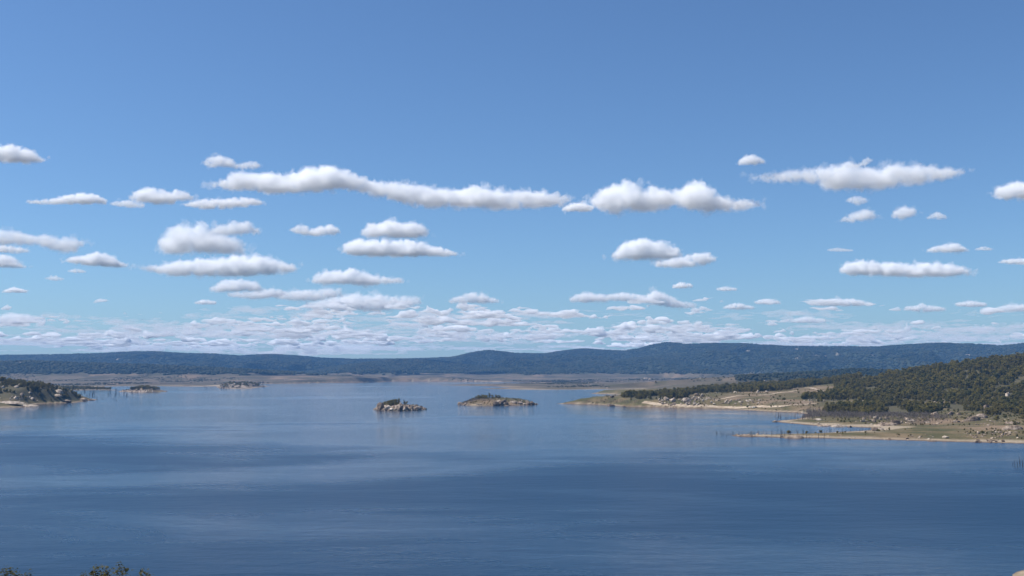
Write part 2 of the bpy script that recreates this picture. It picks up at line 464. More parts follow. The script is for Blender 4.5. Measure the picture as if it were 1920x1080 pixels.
def terrain(P):
    z = np.full(len(P), -12.0); near = np.full(len(P), -1e9)
    for poly, slope, cap in LANDS:
        bb0, bb1 = poly.min(0) - 400, poly.max(0) + 400
        m = (P[:, 0] > bb0[0]) & (P[:, 0] < bb1[0]) & (P[:, 1] > bb0[1]) & (P[:, 1] < bb1[1])
        if not m.any(): continue
        sd = sdist(P[m], poly)
        # ragged waterline
        sd = sd + np.clip(sd / 40 + 0.5, 0, 1) * 0 + 2.2 * fbm2(P[m][:, 0] / 26, P[m][:, 1] / 26, 3, 5)
        zz = np.where(sd > 0, cap * (1 - np.exp(-np.maximum(sd, 0) * slope / cap)), np.maximum(sd * max(slope, .05) * 1.3, -12))
        z[m] = np.maximum(z[m], zz); near[m] = np.maximum(near[m], sd)
    land = smooth(2, 45, near)
    zr = np.zeros(len(P))
    for pts, wf, wb, power, rough in RIDGES:
        w = max(wf, wb)
        bb0, bb1 = pts[:, :2].min(0) - w, pts[:, :2].max(0) + w
        m = (P[:, 0] > bb0[0]) & (P[:, 0] < bb1[0]) & (P[:, 1] > bb0[1]) & (P[:, 1] < bb1[1])
        if m.any():
            zr[m] = np.maximum(zr[m], (range_height if pts is R_FAR else ridge_height)(P[m], pts, wf, wb, power, rough))
    z = np.where(near > 0, z + np.maximum(zr - z, 0) * land, z)
    amp = smooth(4, 60, near)
    z = z + amp * (1.1 * fbm2(P[:, 0] / 70, P[:, 1] / 70, 4, 77) + 0.25)
    return z, near

NC, D0, D1, RAT = 960, 640.0, 13800.0, 1.0052
UMAX = 0.78
us = np.linspace(-UMAX, UMAX, NC)
NR = int(math.log(D1 / D0) / math.log(RAT)) + 1
lds = np.linspace(math.log(D0), math.log(D1), NR)
UU, LL = np.meshgrid(us, lds)
GY = np.exp(LL); GX = UU * GY
P = np.stack([GX.ravel(), GY.ravel()], 1)
Zf, Sf = [], []
for i in range(0, len(P), 120000):
    a, b = terrain(P[i:i + 120000]); Zf.append(a); Sf.append(b)
Zf = np.concatenate(Zf); Sf = np.concatenate(Sf)
ZG = Zf.reshape(NR, NC); SG = Sf.reshape(NR, NC)

def grid_at(G, x, y):
    x = np.asarray(x, float); y = np.asarray(y, float)
    c = np.clip((x / y + UMAX) / (2 * UMAX) * (NC - 1), 0, NC - 1.001)
    r = np.clip((np.log(np.maximum(y, 1)) - lds[0]) / (lds[-1] - lds[0]) * (NR - 1), 0, NR - 1.001)
    ci, ri = c.astype(int), r.astype(int); fc, fr = c - ci, r - ri
    return (G[ri, ci] * (1 - fc) + G[ri, ci + 1] * fc) * (1 - fr) + (G[ri + 1, ci] * (1 - fc) + G[ri + 1, ci + 1] * fc) * fr

def zt(x, y): return grid_at(ZG, x, y)
def sdg(x, y): return grid_at(SG, x, y)

HD = np.geomspace(660, 13000, 3000)
def hit(px, py):
    """first terrain (or water) point behind a pixel"""
    x, y, dz = ray(px, py)
    X = x / y * HD; Zr = CAM_H + dz / y * HD
    T = np.maximum(zt(X, HD), 0.0)
    k = np.nonzero(T >= Zr)[0]
    if len(k) == 0: return None
    k = k[0]
    return X[k], HD[k], T[k]

def in_poly(px, py, pts):
    r = np.zeros(len(px), bool); n = len(pts)
    for i in range(n):
        x0, y0 = pts[i]; x1, y1 = pts[(i + 1) % n]
        if y0 == y1: continue
        r ^= ((y0 > py) != (y1 > py)) & (px < (x1 - x0) * (py - y0) / (y1 - y0) + x0)
    return r

# woodland areas, as outlines of where the trees stand on the ground
WOOD = [
    # the wooded hill on the right
    [(1655, 706), (1700, 699), (1760, 691), (1820, 681), (1870, 672), (1920, 666), (2100, 650), (2900, 640), (2900, 790), (2100, 790), (1920, 781), (1890, 776), (1860, 781), (1835, 772), (1800, 770), (1770, 765), (1765, 772), (1745, 776),
     (1700, 775), (1650, 779), (1600, 778), (1550, 777), (1542, 770), (1560, 764), (1610, 757), (1640, 752), (1600, 748), (1560, 752), (1545, 746), (1560, 741), (1540, 738), (1575, 728), (1560, 722), (1600, 716), (1640, 712)],
    # the belt of trees running out along the low ridge
    [(1165, 744.5), (1180, 740.5), (1230, 738), (1280, 733), (1330, 728), (1400, 724), (1470, 721), (1510, 715), (1560, 706), (1600, 700), (1615, 708), (1590, 716), (1540, 722), (1500, 727), (1480, 731), (1440, 733.5), (1390, 735), (1330, 736), (1290, 740), (1290, 748), (1240, 749), (1190, 749)],
    # bushes along the gully
    [(1500, 748), (1520, 742), (1560, 740), (1580, 746), (1545, 755), (1510, 750)],
    # the left headland
    [(-600, 700), (0, 711), (60, 716), (100, 727), (130, 735), (148, 743), (152, 747), (120, 746), (100, 751), (85, 750), (70, 744), (50, 752), (30, 748), (0, 746), (-600, 750)],
]
def wood_mask(x, y, z):
    px, py = project(x, y, z)
    m = np.zeros(len(px), bool)
    for w in WOOD: m |= in_poly(px, py, w)
    return m & (sdg(x, y) > 6) & (y < 3600)

# colour attributes on the ground
px_g, py_g = project(P[:, 0], P[:, 1], Zf)
nz = fbm2(P[:, 0] / 90, P[:, 1] / 90, 4, 3)
nz2 = fbm2(P[:, 0] / 33, P[:, 1] / 33, 3, 9)
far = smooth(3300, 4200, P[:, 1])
sand = (1 - smooth(0.6, 1.6, Zf + 0.6 * nz + 0.35 * nz2)) * (Zf > -2)
sand = np.where(P[:, 1] > 3300, (1 - smooth(0.5, 1.4, Zf + 0.8 * nz)), sand)
wet = (1 - smooth(0.22, 0.50, Zf + 0.08 * nz2)) * 0.9
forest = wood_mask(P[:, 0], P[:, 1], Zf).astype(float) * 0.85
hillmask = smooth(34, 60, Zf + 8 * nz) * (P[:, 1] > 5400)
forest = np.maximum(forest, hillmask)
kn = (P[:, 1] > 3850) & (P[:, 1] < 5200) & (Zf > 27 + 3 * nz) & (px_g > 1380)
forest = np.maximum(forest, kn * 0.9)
bare = smooth(0.55, 1.0, fbm2(P[:, 0] / 160, P[:, 1] / 160, 4, 21)) * 0.6 * (1 - hillmask)
for bx, by, rx, ry in [(1405, 746, 60, 7), (1500, 765, 50, 8), (1470, 755, 60, 8), (1480, 728, 30, 4), (1220, 713, 10, 4), (520, 709, 18, 2), (1860, 800, 70, 8), (1760, 790, 60, 6), (1530, 735, 35, 5), (900, 753, 40, 6), (940, 757, 40, 4)]:
    bare = np.maximum(bare, 0.8 * np.exp(-(((px_g - bx) / rx) ** 2 + ((py_g - by) / ry) ** 2) ** 2) * smooth(-0.9, 0.5, nz2 + nz))
isl = np.zeros(len(P))
for poly in (ISL1, ISL3, ISL4): isl = np.maximum(isl, (sdist(P, poly) > -3) * 0.7 if True else 0)
rockm = isl * smooth(-0.4, 0.5, nz2)
# pale rock faces high on the far range
for bx, by, rx, ry in [(1540, 667, 18, 3.0), (1568, 664, 12, 3.5), (1466, 671, 8, 3), (1500, 655, 14, 2), (1642, 664, 9, 3), (1497, 672, 8, 2), (1115, 675, 7, 1.5), (1815, 666, 6, 2), (1400, 657, 6, 1.6), (215, 674, 14, 1.4), (35, 680, 8, 1.5)]:
    g = np.exp(-(((px_g - bx) / rx) ** 2 + ((py_g - by) / ry) ** 2) ** 2) * (P[:, 1] > 5400)
    rockm = np.maximum(rockm, g * smooth(-0.5, 0.5, fbm2(P[:, 0] / 60, P[:, 1] / 130, 3, 50)))
HILL_ROCK = rockm.reshape(NR, NC)

idx = np.arange(NR * NC).reshape(NR, NC)
quads = np.stack([idx[:-1, :-1].ravel(), idx[:-1, 1:].ravel(), idx[1:, 1:].ravel(), idx[1:, :-1].ravel()], 1)
keep = Zf[quads].max(1) > -5.0
def build_land(name, sel, label=None):
    q = quads[sel & keep]
    used, inv = np.unique(q, return_inverse=True)
    me = np_mesh(name, np.stack([P[used, 0], P[used, 1], Zf[used]], 1), inv.reshape(-1, 4), smooth=True)
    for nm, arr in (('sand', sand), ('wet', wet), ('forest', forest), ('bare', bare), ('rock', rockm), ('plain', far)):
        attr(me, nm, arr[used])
    return tag(link(name, me, M['ground']), kind='structure')
cy_ = P[quads[:, 0], 1]
cx_ = P[quads[:, 0], 0]
in1 = (cy_ > 1600) & (cy_ < 1950) & (np.abs(cx_ / cy_ + 0.1015) < 0.04)
in2 = (cy_ > 1900) & (cy_ < 2200) & (np.abs(cx_ / cy_ + 0.0131) < 0.0425)
in3 = (cy_ > 3050) & (cy_ < 3500) & (np.abs(cx_ / cy_ + 0.3365) < 0.035)
isl_sel = in1 | in2 | in3
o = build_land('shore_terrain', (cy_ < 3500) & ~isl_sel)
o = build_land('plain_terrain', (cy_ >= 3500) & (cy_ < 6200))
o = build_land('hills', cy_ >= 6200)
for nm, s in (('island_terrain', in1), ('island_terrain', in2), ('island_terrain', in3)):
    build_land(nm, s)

# the bank the camera stands on
NB = np.array([(-900, -700), (-900, 100), (-500, 190), (-200, 215), (0, 225), (90, 245), (126, 285), (143, 319), (153, 337), (202, 374), (290, 410), (900, 460), (900, -700)], float)
bx_ = np.linspace(-640, 640, 200); by_ = np.linspace(-500, 430, 160)
BX, BY = np.meshgrid(bx_, by_)
BP = np.stack([BX.ravel(), BY.ravel()], 1)
def bank_z(Pq):
    sd = sdist(Pq, NB)
    sd = sd + 1.5 * fbm2(Pq[:, 0] / 15, Pq[:, 1] / 15, 3, 8)
    z = np.where(sd > 0, np.minimum(sd * 0.248, 56.5 + 0.0 * sd), np.maximum(sd * 0.2, -8))
    return np.minimum(z, 57.5) + smooth(10, 40, sd) * 0.4 * fbm2(Pq[:, 0] / 12, Pq[:, 1] / 12, 3, 4)
BZ = bank_z(BP)
bi = np.arange(len(BP)).reshape(160, 200)
bq = np.stack([bi[:-1, :-1].ravel(), bi[:-1, 1:].ravel(), bi[1:, 1:].ravel(), bi[1:, :-1].ravel()], 1)
bq = bq[BZ[bq].max(1) > -4]
used, inv = np.unique(bq, return_inverse=True)
me = np_mesh('bank', np.stack([BP[used, 0], BP[used, 1], BZ[used]], 1), inv.reshape(-1, 4), smooth=True)
zz = BZ[used]
for nm, arr in (('sand', 1 - smooth(1.5, 4.0, zz)), ('wet', 1 - smooth(0.1, 0.4, zz)), ('forest', zz * 0), ('bare', zz * 0), ('rock', zz * 0), ('plain', zz * 0)):
    attr(me, nm, arr)
tag(link('bank', me, M['ground']), kind='structure')

# the lake
wxs = np.array([-13000, 13000.]); wys = np.array([-720, 13900.])
me = np_mesh('lake_water', [(-13000, -720, 0), (13000, -720, 0), (13000, 13900, 0), (-13000, 13900, 0)], [(0, 1, 2, 3)])
tag(link('lake_water', me, M['water']), kind='structure')

# ------------------------------------------------------------------ clouds
CLOUD_BASE = 1000.0
_cm = {}
def cloud_mat(density):
    # quantised so that similar clouds share a material
    k = round(math.log(density) / 0.25)
    if k not in _cm: _cm[k] = make_cloud_mat(math.exp(k * 0.25))
    return _cm[k]

_ico = {}
def ico(sub):
    if sub not in _ico:
        bm = bmesh.new(); bmesh.ops.create_icosphere(bm, subdivisions=sub, radius=1.0)
        v = np.array([x.co[:] for x in bm.verts]); f = np.array([[q.index for q in x.verts] for x in bm.faces])
        bm.free(); _ico[sub] = (v, f)
    return _ico[sub]

def remesh(verts, faces, voxel):
    me = np_mesh('tmp', verts, faces)
    o = bpy.data.objects.new('tmp', me); COL.objects.link(o)
    md = o.modifiers.new('r', 'REMESH'); md.mode = 'VOXEL'; md.voxel_size = voxel
    dg = bpy.context.evaluated_depsgraph_get()
    ev = o.evaluated_get(dg)
    m2 = bpy.data.meshes.new_from_object(ev)
    bpy.data.objects.remove(o); bpy.data.meshes.remove(me)
    return m2

def cloud_puffs(prof, D, seed, ragged):
    """centres and radii of the puffs; prof: (px, ytop, ybottom) rows; D distance of the cloud"""
    r = random.Random(seed)
    prof = np.array(prof, float)
    m = D / F
    xs, yt, yb = prof[:, 0], prof[:, 1], prof[:, 2]
    W = xs[-1] - xs[0]; tmean = (yb - yt).mean()
    out = []                                   # x, y, z, radius, base z, veil only
    def put(cx, cyp, dep, rad, b, veil):
        out.append(((cx - 960) * m, D + dep * m, CAM_H + (HORIZON - cyp) * m, rad * m, CAM_H + (HORIZON - b) * m, veil))
    x = xs[0]
    while x <= xs[-1]:
        a = np.interp(x, xs, yt); b = np.interp(x, xs, yb); t = max(b - a, 1.5)
        for k in range(3):
            rad = t * r.uniform(0.17, 0.36)
            if k == 0: cyp = a + rad * r.uniform(1.0, 1.5)
            elif k == 1: cyp = b - rad * r.uniform(.55, .9)
            else: cyp = a + t * r.uniform(.35, .7)
            dep = r.uniform(-1, 1) * tmean * (0.35 if k == 0 else 0.9)
            cx = x + r.uniform(-.35, .35) * t
            put(cx, cyp, dep, rad, b, False)
            if k == 0:
                for q in range(3):
                    an = r.uniform(-.2, math.pi + .2); rr = rad * r.uniform(.32, .55)
                    put(cx + math.cos(an) * rad * .85, cyp - math.sin(an) * rad * .85, dep + r.uniform(-.7, .7) * rad, rr, b, False)
        if r.random() < .3 * ragged:
            rr = t * r.uniform(.08, .2); up = r.random() < .55
            put(x + r.uniform(-.6, .6) * t, (a - rr * r.uniform(-.6, .9)) if up else (b + rr * r.uniform(-.4, .8)), r.uniform(-.5, .5) * t, rr, b + 2 * rr, True)
        x += max(t * r.uniform(0.16, 0.28), W / 170, 1.0)
    for side in (-1, 1):
        xe = xs[0] if side < 0 else xs[-1]; ye = 0.5 * (np.interp(xe, xs, yt) + np.interp(xe, xs, yb))
        for q in range(int(3 * ragged)):
            rr = tmean * r.uniform(.06, .15)
            put(xe + side * tmean * r.uniform(-.3, .9), ye + r.uniform(-.25, .25) * tmean, r.uniform(-.4, .4) * tmean, rr, ye + tmean, True)
    return out, tmean * m

def cloud_shell(puffs, th, seed, grow, add, disp, fine, veil):
    V, FA = [], []; nv = 0
    v0, f0 = ico(2)
    for k, (cx, cy_, cz, rad, zb, vo) in enumerate(puffs):
        if vo and not veil: continue
        q = rad * grow + add * th
        if q < th * .03: continue
        st = 1.1 + .9 * ((k * 37 % 17) / 17.0)
        vv = v0 * np.array([q * st, q * st, q]) + np.array([cx, cy_, cz])
        low = vv[:, 2] < zb - add * th
        vv[low, 2] = (zb - add * th) + (vv[low, 2] - zb + add * th) * 0.25
        V.append(vv); FA.append(f0 + nv); nv += len(vv)
    if not V: return None
    me = remesh(np.vstack(V), np.vstack(FA), th / fine)
    n = len(me.vertices)
    co = np.empty(n * 3, np.float32); me.vertices.foreach_get('co', co); co = co.reshape(-1, 3)
    no = np.empty(n * 3, np.float32); me.vertex_normals.foreach_get('vector', no); no = no.reshape(-1, 3)
    L = th * 0.5
    dsp = fbm3(co / L, 4, seed, 0.6, billow=True) - 0.5
    co = co + no * (dsp * th * 0.085 * disp)[:, None]
    wob = np.stack([fbm3(co / (th * .16) + 40 * k, 3, seed + 9 + k, .6) for k in range(3)], 1)
    co = co + wob * th * 0.05 * disp
    me.vertices.foreach_set('co', co.astype(np.float32).ravel())
    me.polygons.foreach_set('use_smooth', np.ones(len(me.polygons), bool))
    me.update()
    return me

def shift(me, base):
    n = len(me.vertices); co = np.empty(n * 3, np.float32); me.vertices.foreach_get('co', co)
    me.vertices.foreach_set('co', (co.reshape(-1, 3) - base).astype(np.float32).ravel()); me.update()

def add_cloud(label, prof, tau=7.0, ragged=1.0, D=None, group='fair-weather clouds'):
    pr = np.array(prof, float)
    tt = pr[:, 2] - pr[:, 1]; prof = pr.copy(); prof[:, 1] += .10 * tt; prof[:, 2] -= .13 * tt      # the veil grows back over this
    yb = np.average(pr[:, 2], weights=pr[:, 2] - pr[:, 1] + .5)
    if D is None: D = CLOUD_BASE * F / max(HORIZON - yb, 30)
    seed = int(pr[0, 0] * 7 + pr[0, 1] * 13) % 9999
    puffs, th = cloud_puffs(prof, D, seed, ragged)
    big = (pr[:, 2] - pr[:, 1]).mean() > 14
    veil = cloud_shell(puffs, th, seed, 1.03, .02, 2.7, 11 if big else 8, True)
    core = cloud_shell(puffs, th, seed + 3, .92, 0.0, 2.2, 11 if big else 8, False)
    heart = cloud_shell(puffs, th, seed + 7, .66, 0.0, 1.4, 9 if big else 6, False)
    n = len(veil.vertices); co = np.empty(n * 3, np.float32); veil.vertices.foreach_get('co', co); co = co.reshape(-1, 3)
    base = np.array([co[:, 0].mean(), co[:, 1].mean(), co[:, 2].min()], np.float32)
    shift(veil, base)
    o = link('cloud', veil, cloud_mat(CT[0] * tau / th))
    o.location = base
    tag(o, label, 'cloud', group)
    for me, nm, k in ((core, 'cloud_body', CT[1]), (heart, 'cloud_core', CT[2])):
        if me is not None and len(me.vertices) > 30:
            shift(me, base); link(nm, me, cloud_mat(k * tau / th), o)
    return o
CT = (0.09, 0.24, 0.20)

CL = [
 ('small bright cloud cut by the top left edge of the picture', [(-40, 280, 300), (-15, 266, 301), (20, 265, 303), (42, 276, 303), (55, 286, 300), (66, 293, 297)], 5, 1),
 ('ragged little twin-headed cloud above the left end of the longest cloud', [(380, 299, 306), (392, 288, 312), (405, 283, 314), (420, 292, 312), (436, 304, 313), (452, 303, 314), (465, 296, 314), (480, 303, 310)], 2.2, 1.6),
 ('longest cloud of all, a white bank sloping down to the right', [(399, 342, 349), (420, 330, 352), (440, 319, 353), (500, 322, 360), (550, 319, 363), (572, 308, 361), (598, 304, 358), (625, 312, 355), (645, 320, 353), (680, 331, 357), (702, 339, 363), (740, 337, 374), (770, 341, 382), (800, 349, 386), (850, 350, 388), (880, 345, 388), (915, 346, 390), (932, 352, 391), (980, 354, 391), (1012, 354, 387), (1040, 361, 383), (1072, 371, 377)], 6, 1),
 ('small oval cloud between the longest cloud and the peaked one', [(1057, 388, 394), (1072, 378, 397), (1092, 376, 397), (1111, 385, 393)], 4, 1),
 ('peaked white cloud with two horns right of the longest cloud', [(1114, 372, 380), (1132, 352, 393), (1150, 350, 397), (1170, 336, 399), (1186, 330, 399), (1205, 340, 398), (1235, 354, 391), (1265, 355, 386), (1285, 350, 388), (1296, 338, 391), (1304, 329, 394), (1313, 333, 397), (1325, 350, 397), (1350, 368, 392), (1385, 374, 390), (1426, 378, 383)], 6, 1.1),
 ('little round cloud above and left of the winged cloud', [(1391, 299, 304), (1402, 287, 308), (1416, 284, 308), (1428, 290, 305), (1437, 298, 303)], 2.6, 1.2),
 ('wing-shaped ragged cloud high on the right', [(1420, 328, 332), (1450, 324, 336), (1480, 317, 339), (1520, 314, 337), (1555, 308, 344), (1580, 298, 356), (1612, 304, 360), (1640, 308, 357), (1660, 305, 352), (1690, 302, 349), (1730, 303, 345), (1770, 308, 336), (1815, 318, 323)], 3.2, 1.4),
 ('thin upright curl of vapour on top of the winged cloud', [(1596, 306, 312), (1620, 302, 311), (1632, 293, 308), (1639, 290, 302)], 1.2, 1.6),
 ('bright cloud cut by the right edge below the winged cloud', [(1876, 357, 366), (1890, 345, 371), (1910, 338, 373), (1935, 334, 373), (1965, 345, 368)], 5, 1),
 ('lens-shaped cloud with a thin tail near the left edge', [(48, 374, 379), (88, 372, 381), (115, 363, 382), (145, 357, 382), (170, 360, 381), (189, 372, 380)], 4.5, 1.1),
 ('humped cloud with an upturned right tip left of the longest cloud', [(243, 364, 374), (262, 349, 379), (290, 348, 382), (315, 359, 380), (330, 350, 377), (352, 364, 372)], 5, 1.1),
 ('faint wisp under the humped cloud', [(205, 376, 384), (232, 371, 388), (262, 378, 388)], 1.6, 1.4),
 ('flat narrow cloud below the left end of the longest cloud', [(344, 378, 385), (375, 370, 391), (410, 369, 391), (455, 366, 386), (484, 374, 382)], 3.6, 1.1),
 ('thin torn cloud below the winged cloud', [(1583, 408, 414), (1605, 396, 417), (1630, 388, 412), (1648, 398, 409)], 2.0, 1.6),
 ('small faint puff just under the winged cloud', [(1596, 370, 376), (1612, 363, 384), (1630, 370, 379)], 1.2, 1.5),
 ('compact round puff right of the thin torn cloud', [(1684, 396, 407), (1698, 384, 411), (1712, 385, 408), (1719, 396, 404)], 3, 1.2),
 ('faint little puff rightmost of the row under the winged cloud', [(1750, 402, 409), (1762, 393, 412), (1779, 402, 410)], 1.5, 1.4),
 ('broken cloud at the left edge, the upper of two', [(-30, 429, 462), (0, 428, 460), (30, 431, 460), (60, 441, 460), (80, 436, 462), (100, 448, 471), (128, 442, 474), (150, 452, 460)], 3.2, 1.3),
 ('small shelf of cloud tucked under the broken cloud at the left edge', [(-20, 457, 472), (15, 458, 475), (46, 466, 473)], 3, 1.2),
 ('half dome of cloud cut by the left edge', [(-30, 478, 500), (0, 475, 502), (18, 480, 503), (38, 496, 501)], 4, 1),
 ('smooth hump-backed cloud left of the wide grey-bellied cloud', [(124, 483, 490), (150, 478, 497), (182, 471, 501), (205, 478, 502), (229, 495, 500)], 5, 1),
 ('tall heaped cloud with a wing to the right, above the wide one', [(307, 452, 475), (318, 431, 476), (338, 418, 477), (354, 412, 477), (376, 418, 476), (395, 428, 475), (420, 440, 474), (448, 455, 471)], 5, 1.1),
 ('wing of cloud on the right shoulder of the heaped cloud', [(395, 427, 440), (430, 414, 442), (455, 410, 440), (480, 428, 437)], 2.6, 1.3),
 ('small two-humped cloud alone in the blue', [(545, 426, 433), (565, 419, 440), (585, 428, 442), (610, 416, 443), (633, 430, 437)], 3.4, 1.2),
 ('upper of two stacked clouds in the middle, domed', [(682, 430, 442), (700, 415, 446), (725, 410, 447), (755, 412, 447), (780, 416, 446), (799, 432, 440)], 5, 1),
 ('lower of two stacked clouds, long with a tapered right end', [(645, 466, 471), (655, 454, 477), (672, 444, 481), (705, 448, 482), (760, 446, 483), (800, 458, 481), (830, 465, 480), (856, 474, 478)], 5.5, 1),
 ('wide grey-bellied cloud on the left, widest below the heaped one', [(262, 500, 505), (300, 497, 511), (330, 488, 518), (370, 483, 519), (410, 482, 519), (440, 474, 520), (480, 478, 519), (515, 486, 515), (549, 497, 505)], 5, 1.05),
 ('cloud with a central hump below the two stacked ones', [(589, 522, 531), (602, 508, 534), (625, 507, 534), (642, 504, 535), (660, 499, 537), (690, 512, 536), (720, 519, 533), (754, 523, 528)], 4.5, 1.05),
 ('smooth domed cloud in the middle of the right-hand blue', [(1150, 480, 484), (1162, 466, 486), (1185, 449, 487), (1212, 443, 488), (1240, 448, 487), (1262, 461, 486), (1277, 474, 482)], 6, 0.9),
 ('flat cloud at the lower right of the smooth domed cloud', [(1234, 489, 499), (1265, 482, 502), (1300, 474, 502), (1334, 471, 493)], 4.5, 1.0),
 ('pale lens cloud above the row of humps on the right', [(1744, 467, 472), (1768, 456, 474), (1795, 454, 474), (1817, 466, 472)], 2.8, 1.2),
 ('row of joined humps low on the right', [(1587, 497, 513), (1605, 488, 517), (1636, 486, 516), (1656, 496, 517), (1682, 490, 519), (1705, 498, 520), (1735, 489, 520), (1770, 493, 519), (1795, 495, 518), (1818, 508, 514)], 5.5, 1),
 ('flat scrap of cloud cut by the right edge', [(1882, 487, 493), (1900, 484, 496), (1950, 482, 497)], 3, 1.1),
 ('tiny scrap right of the pale lens cloud', [(1834, 465, 469), (1850, 460, 470), (1866, 465, 469)], 1.2, 1.2),
 ('thin dash of cloud left of the pale lens cloud', [(1555, 466, 470), (1575, 463, 472), (1602, 467, 471)], 1.2, 1.2),
 ('tiny puff under the hump-backed cloud', [(127, 506, 510), (140, 502, 513), (156, 507, 511)], 1.4, 1.2),
 ('faint tiny puff near the left edge', [(84, 520, 524), (98, 515, 527), (116, 521, 526)], 1.2, 1.3),
 ('little flat cloud alone near the left edge', [(4, 544, 549), (22, 537, 550), (47, 543, 549)], 3.4, 1.0),
 ('domed cloud heading the bank of low clouds on the left', [(395, 538, 547), (420, 524, 549), (440, 520, 549), (470, 526, 548), (484, 536, 546)], 3.8, 1.1),
 ('broad flat cloud under the domed cloud heading the low bank', [(430, 548, 556), (470, 545, 562), (505, 538, 561), (526, 543, 556)], 3.2, 1.1),
 ('pale puffs joined into one low cloud left of the middle', [(523, 548, 560), (550, 543, 565), (590, 540, 566), (635, 539, 556)], 3.2, 1.2),
 ('low dark-bellied cloud with a bright upper rim', [(575, 568, 578), (620, 556, 583), (655, 547, 585), (700, 549, 586), (750, 553, 582), (781, 556, 572)], 3.2, 1.0),
 ('tiny cloud below the domed one heading the low bank', [(365, 566, 570), (382, 560, 572), (404, 565, 571)], 2.6, 1.0),
 ('small bright cloud under the flat right-hand cloud', [(1264, 534, 540), (1280, 527, 542), (1298, 532, 540)], 3.4, 1.0),
 ('peaked pale cloud in the middle of the low bank', [(844, 560, 569), (868, 552, 570), (888, 545, 571), (908, 552, 570), (934, 562, 568)], 2.8, 1.1),
 ('left of three flat clouds at the right end of the low bank', [(1074, 555, 566), (1100, 547, 568), (1140, 552, 566)], 3, 1.1),
 ('middle of three flat clouds at the right end of the low bank', [(1140, 552, 564), (1170, 546, 566), (1207, 553, 563)], 3, 1.1),
 ('right of three flat clouds at the right end of the low bank', [(1210, 553, 568), (1235, 541, 574), (1265, 560, 578), (1302, 570, 577)], 3, 1.1),
 ('small flat cloud over the ridge right of the low bank', [(1360, 573, 579), (1382, 567, 582), (1412, 574, 580)], 2.8, 1.0),
 ('tiny cloud over the far ridge, left of a row of three', [(1346, 540, 545), (1362, 536, 547), (1382, 540, 545)], 2.2, 1.0),
 ('tiny cloud over the far ridge, middle of a row of three', [(1418, 564, 570), (1440, 558, 572), (1462, 564, 570)], 2.2, 1.0),
 ('flat cloud with a bright top, low on the right', [(1524, 566, 573), (1560, 558, 576), (1600, 559, 575), (1634, 567, 573)], 3, 1.0),
 ('small cloud low over the ridge, below the flat bright-topped one', [(1484, 599, 605), (1510, 592, 607), (1546, 598, 605)], 2.6, 1.0),
 ('pale low cloud left of the low right-hand pair', [(1698, 575, 583), (1730, 568, 586), (1772, 576, 584)], 2.6, 1.1),
 ('low bright scrap above the row near the right edge', [(1794, 568, 574), (1820, 562, 577), (1850, 568, 575)], 2.6, 1.0),
 ('low cloud cut by the right edge just over the hills', [(1872, 575, 583), (1900, 568, 586), (1950, 570, 585)], 2.6, 1.0),
 ('pair of flat layers of cloud low at the left edge', [(-20, 592, 607), (20, 585, 608), (50, 588, 606), (78, 596, 603)], 3, 1.0),
]
for lab, prof, tau, fluff in CL:
    add_cloud(lab, prof, tau, fluff)

# the low bank of far clouds along the horizon: too many and too thin to count
def far_clouds(name, label, count, seed, ws, ts, density, lo, hi, cluster, voxel, dens_fn):
    V, FA = [], []; nv = 0
    v0, f0 = ico(2)
    r = random.Random(seed)
    forms = []
    for q in range(24):
        vv = v0.copy(); vv[:, 2] = np.where(vv[:, 2] < 0, vv[:, 2] * .3, vv[:, 2])
        forms.append(vv * (1 + 0.35 * fbm3(vv * 1.9 + q * 7, 2, q)[:, None]))
    centres = [(r.uniform(-250, 2170), lo + (hi - lo) * r.random() ** .9) for _ in range(cluster)]
    for k in range(count):
        c = r.choice(centres)
        px, py = c[0] + r.gauss(0, 70), c[1] + r.gauss(0, 5)
        if not lo < py < hi or r.random() > dens_fn(px, py): continue
        D = min(CLOUD_BASE * F / (HORIZON - py), 44000)
        z = CAM_H + (HORIZON - py) * D / F
        m = D / F
        w = ws[0] * math.exp(r.gauss(0, ws[1])); t = ts[0] * math.exp(r.gauss(0, ts[1])) * min(1.0, (HORIZON - py) / 90 + .25)
        n = min(max(4, int(w / max(t, 3.5))), 20)
        for q in range(n):
            f = (q + .5) / n * 2 - 1
            rad = t * (1 - 0.75 * f * f) * r.uniform(.35, 1.15)
            vv = r.choice(forms) * np.array([w / n * 1.5 * m, w / n * 2.0 * m, rad * m]) + np.array([(px + f * w * .5 - 960) * m, D + r.uniform(-.5, .5) * w * m, z + r.uniform(-.35, .35) * t * m])
            V.append(vv); FA.append(f0 + nv); nv += len(vv)
    me = remesh(np.vstack(V), np.vstack(FA), voxel)
    n = len(me.vertices); co = np.empty(n * 3, np.float32); me.vertices.foreach_get('co', co); co = co.reshape(-1, 3)
    wob = np.stack([fbm3(co / 190. + 40 * q, 2, seed + q, .6) for q in range(3)], 1)
    co = co + wob * np.array([60, 60, 22]); me.vertices.foreach_set('co', co.astype(np.float32).ravel())
    me.polygons.foreach_set('use_smooth', np.ones(len(me.polygons), bool)); me.update()
    o = link(name, me, cloud_mat(density))
    tag(o, label, None, None, 'stuff')
def dens_low(px, py):
    d = 1.0 if px < 1330 else .7
    if py < 600: d *= .8 if 560 < px < 1320 else .2
    return d
far_clouds('clouds', 'low bank of small pale clouds merging along the horizon', 1250, 5, (24, .65), (4.8, .45), 0.014, 562, 652, 110, 30.0, dens_low)
far_clouds('cloud_layers', 'thin milky sheets of cloud just above the far hills', 300, 8, (150, .5), (4.4, .3), 0.0017, 585, 664, 120, 44.0, lambda px, py: 1.0 if px < 1330 else .7)

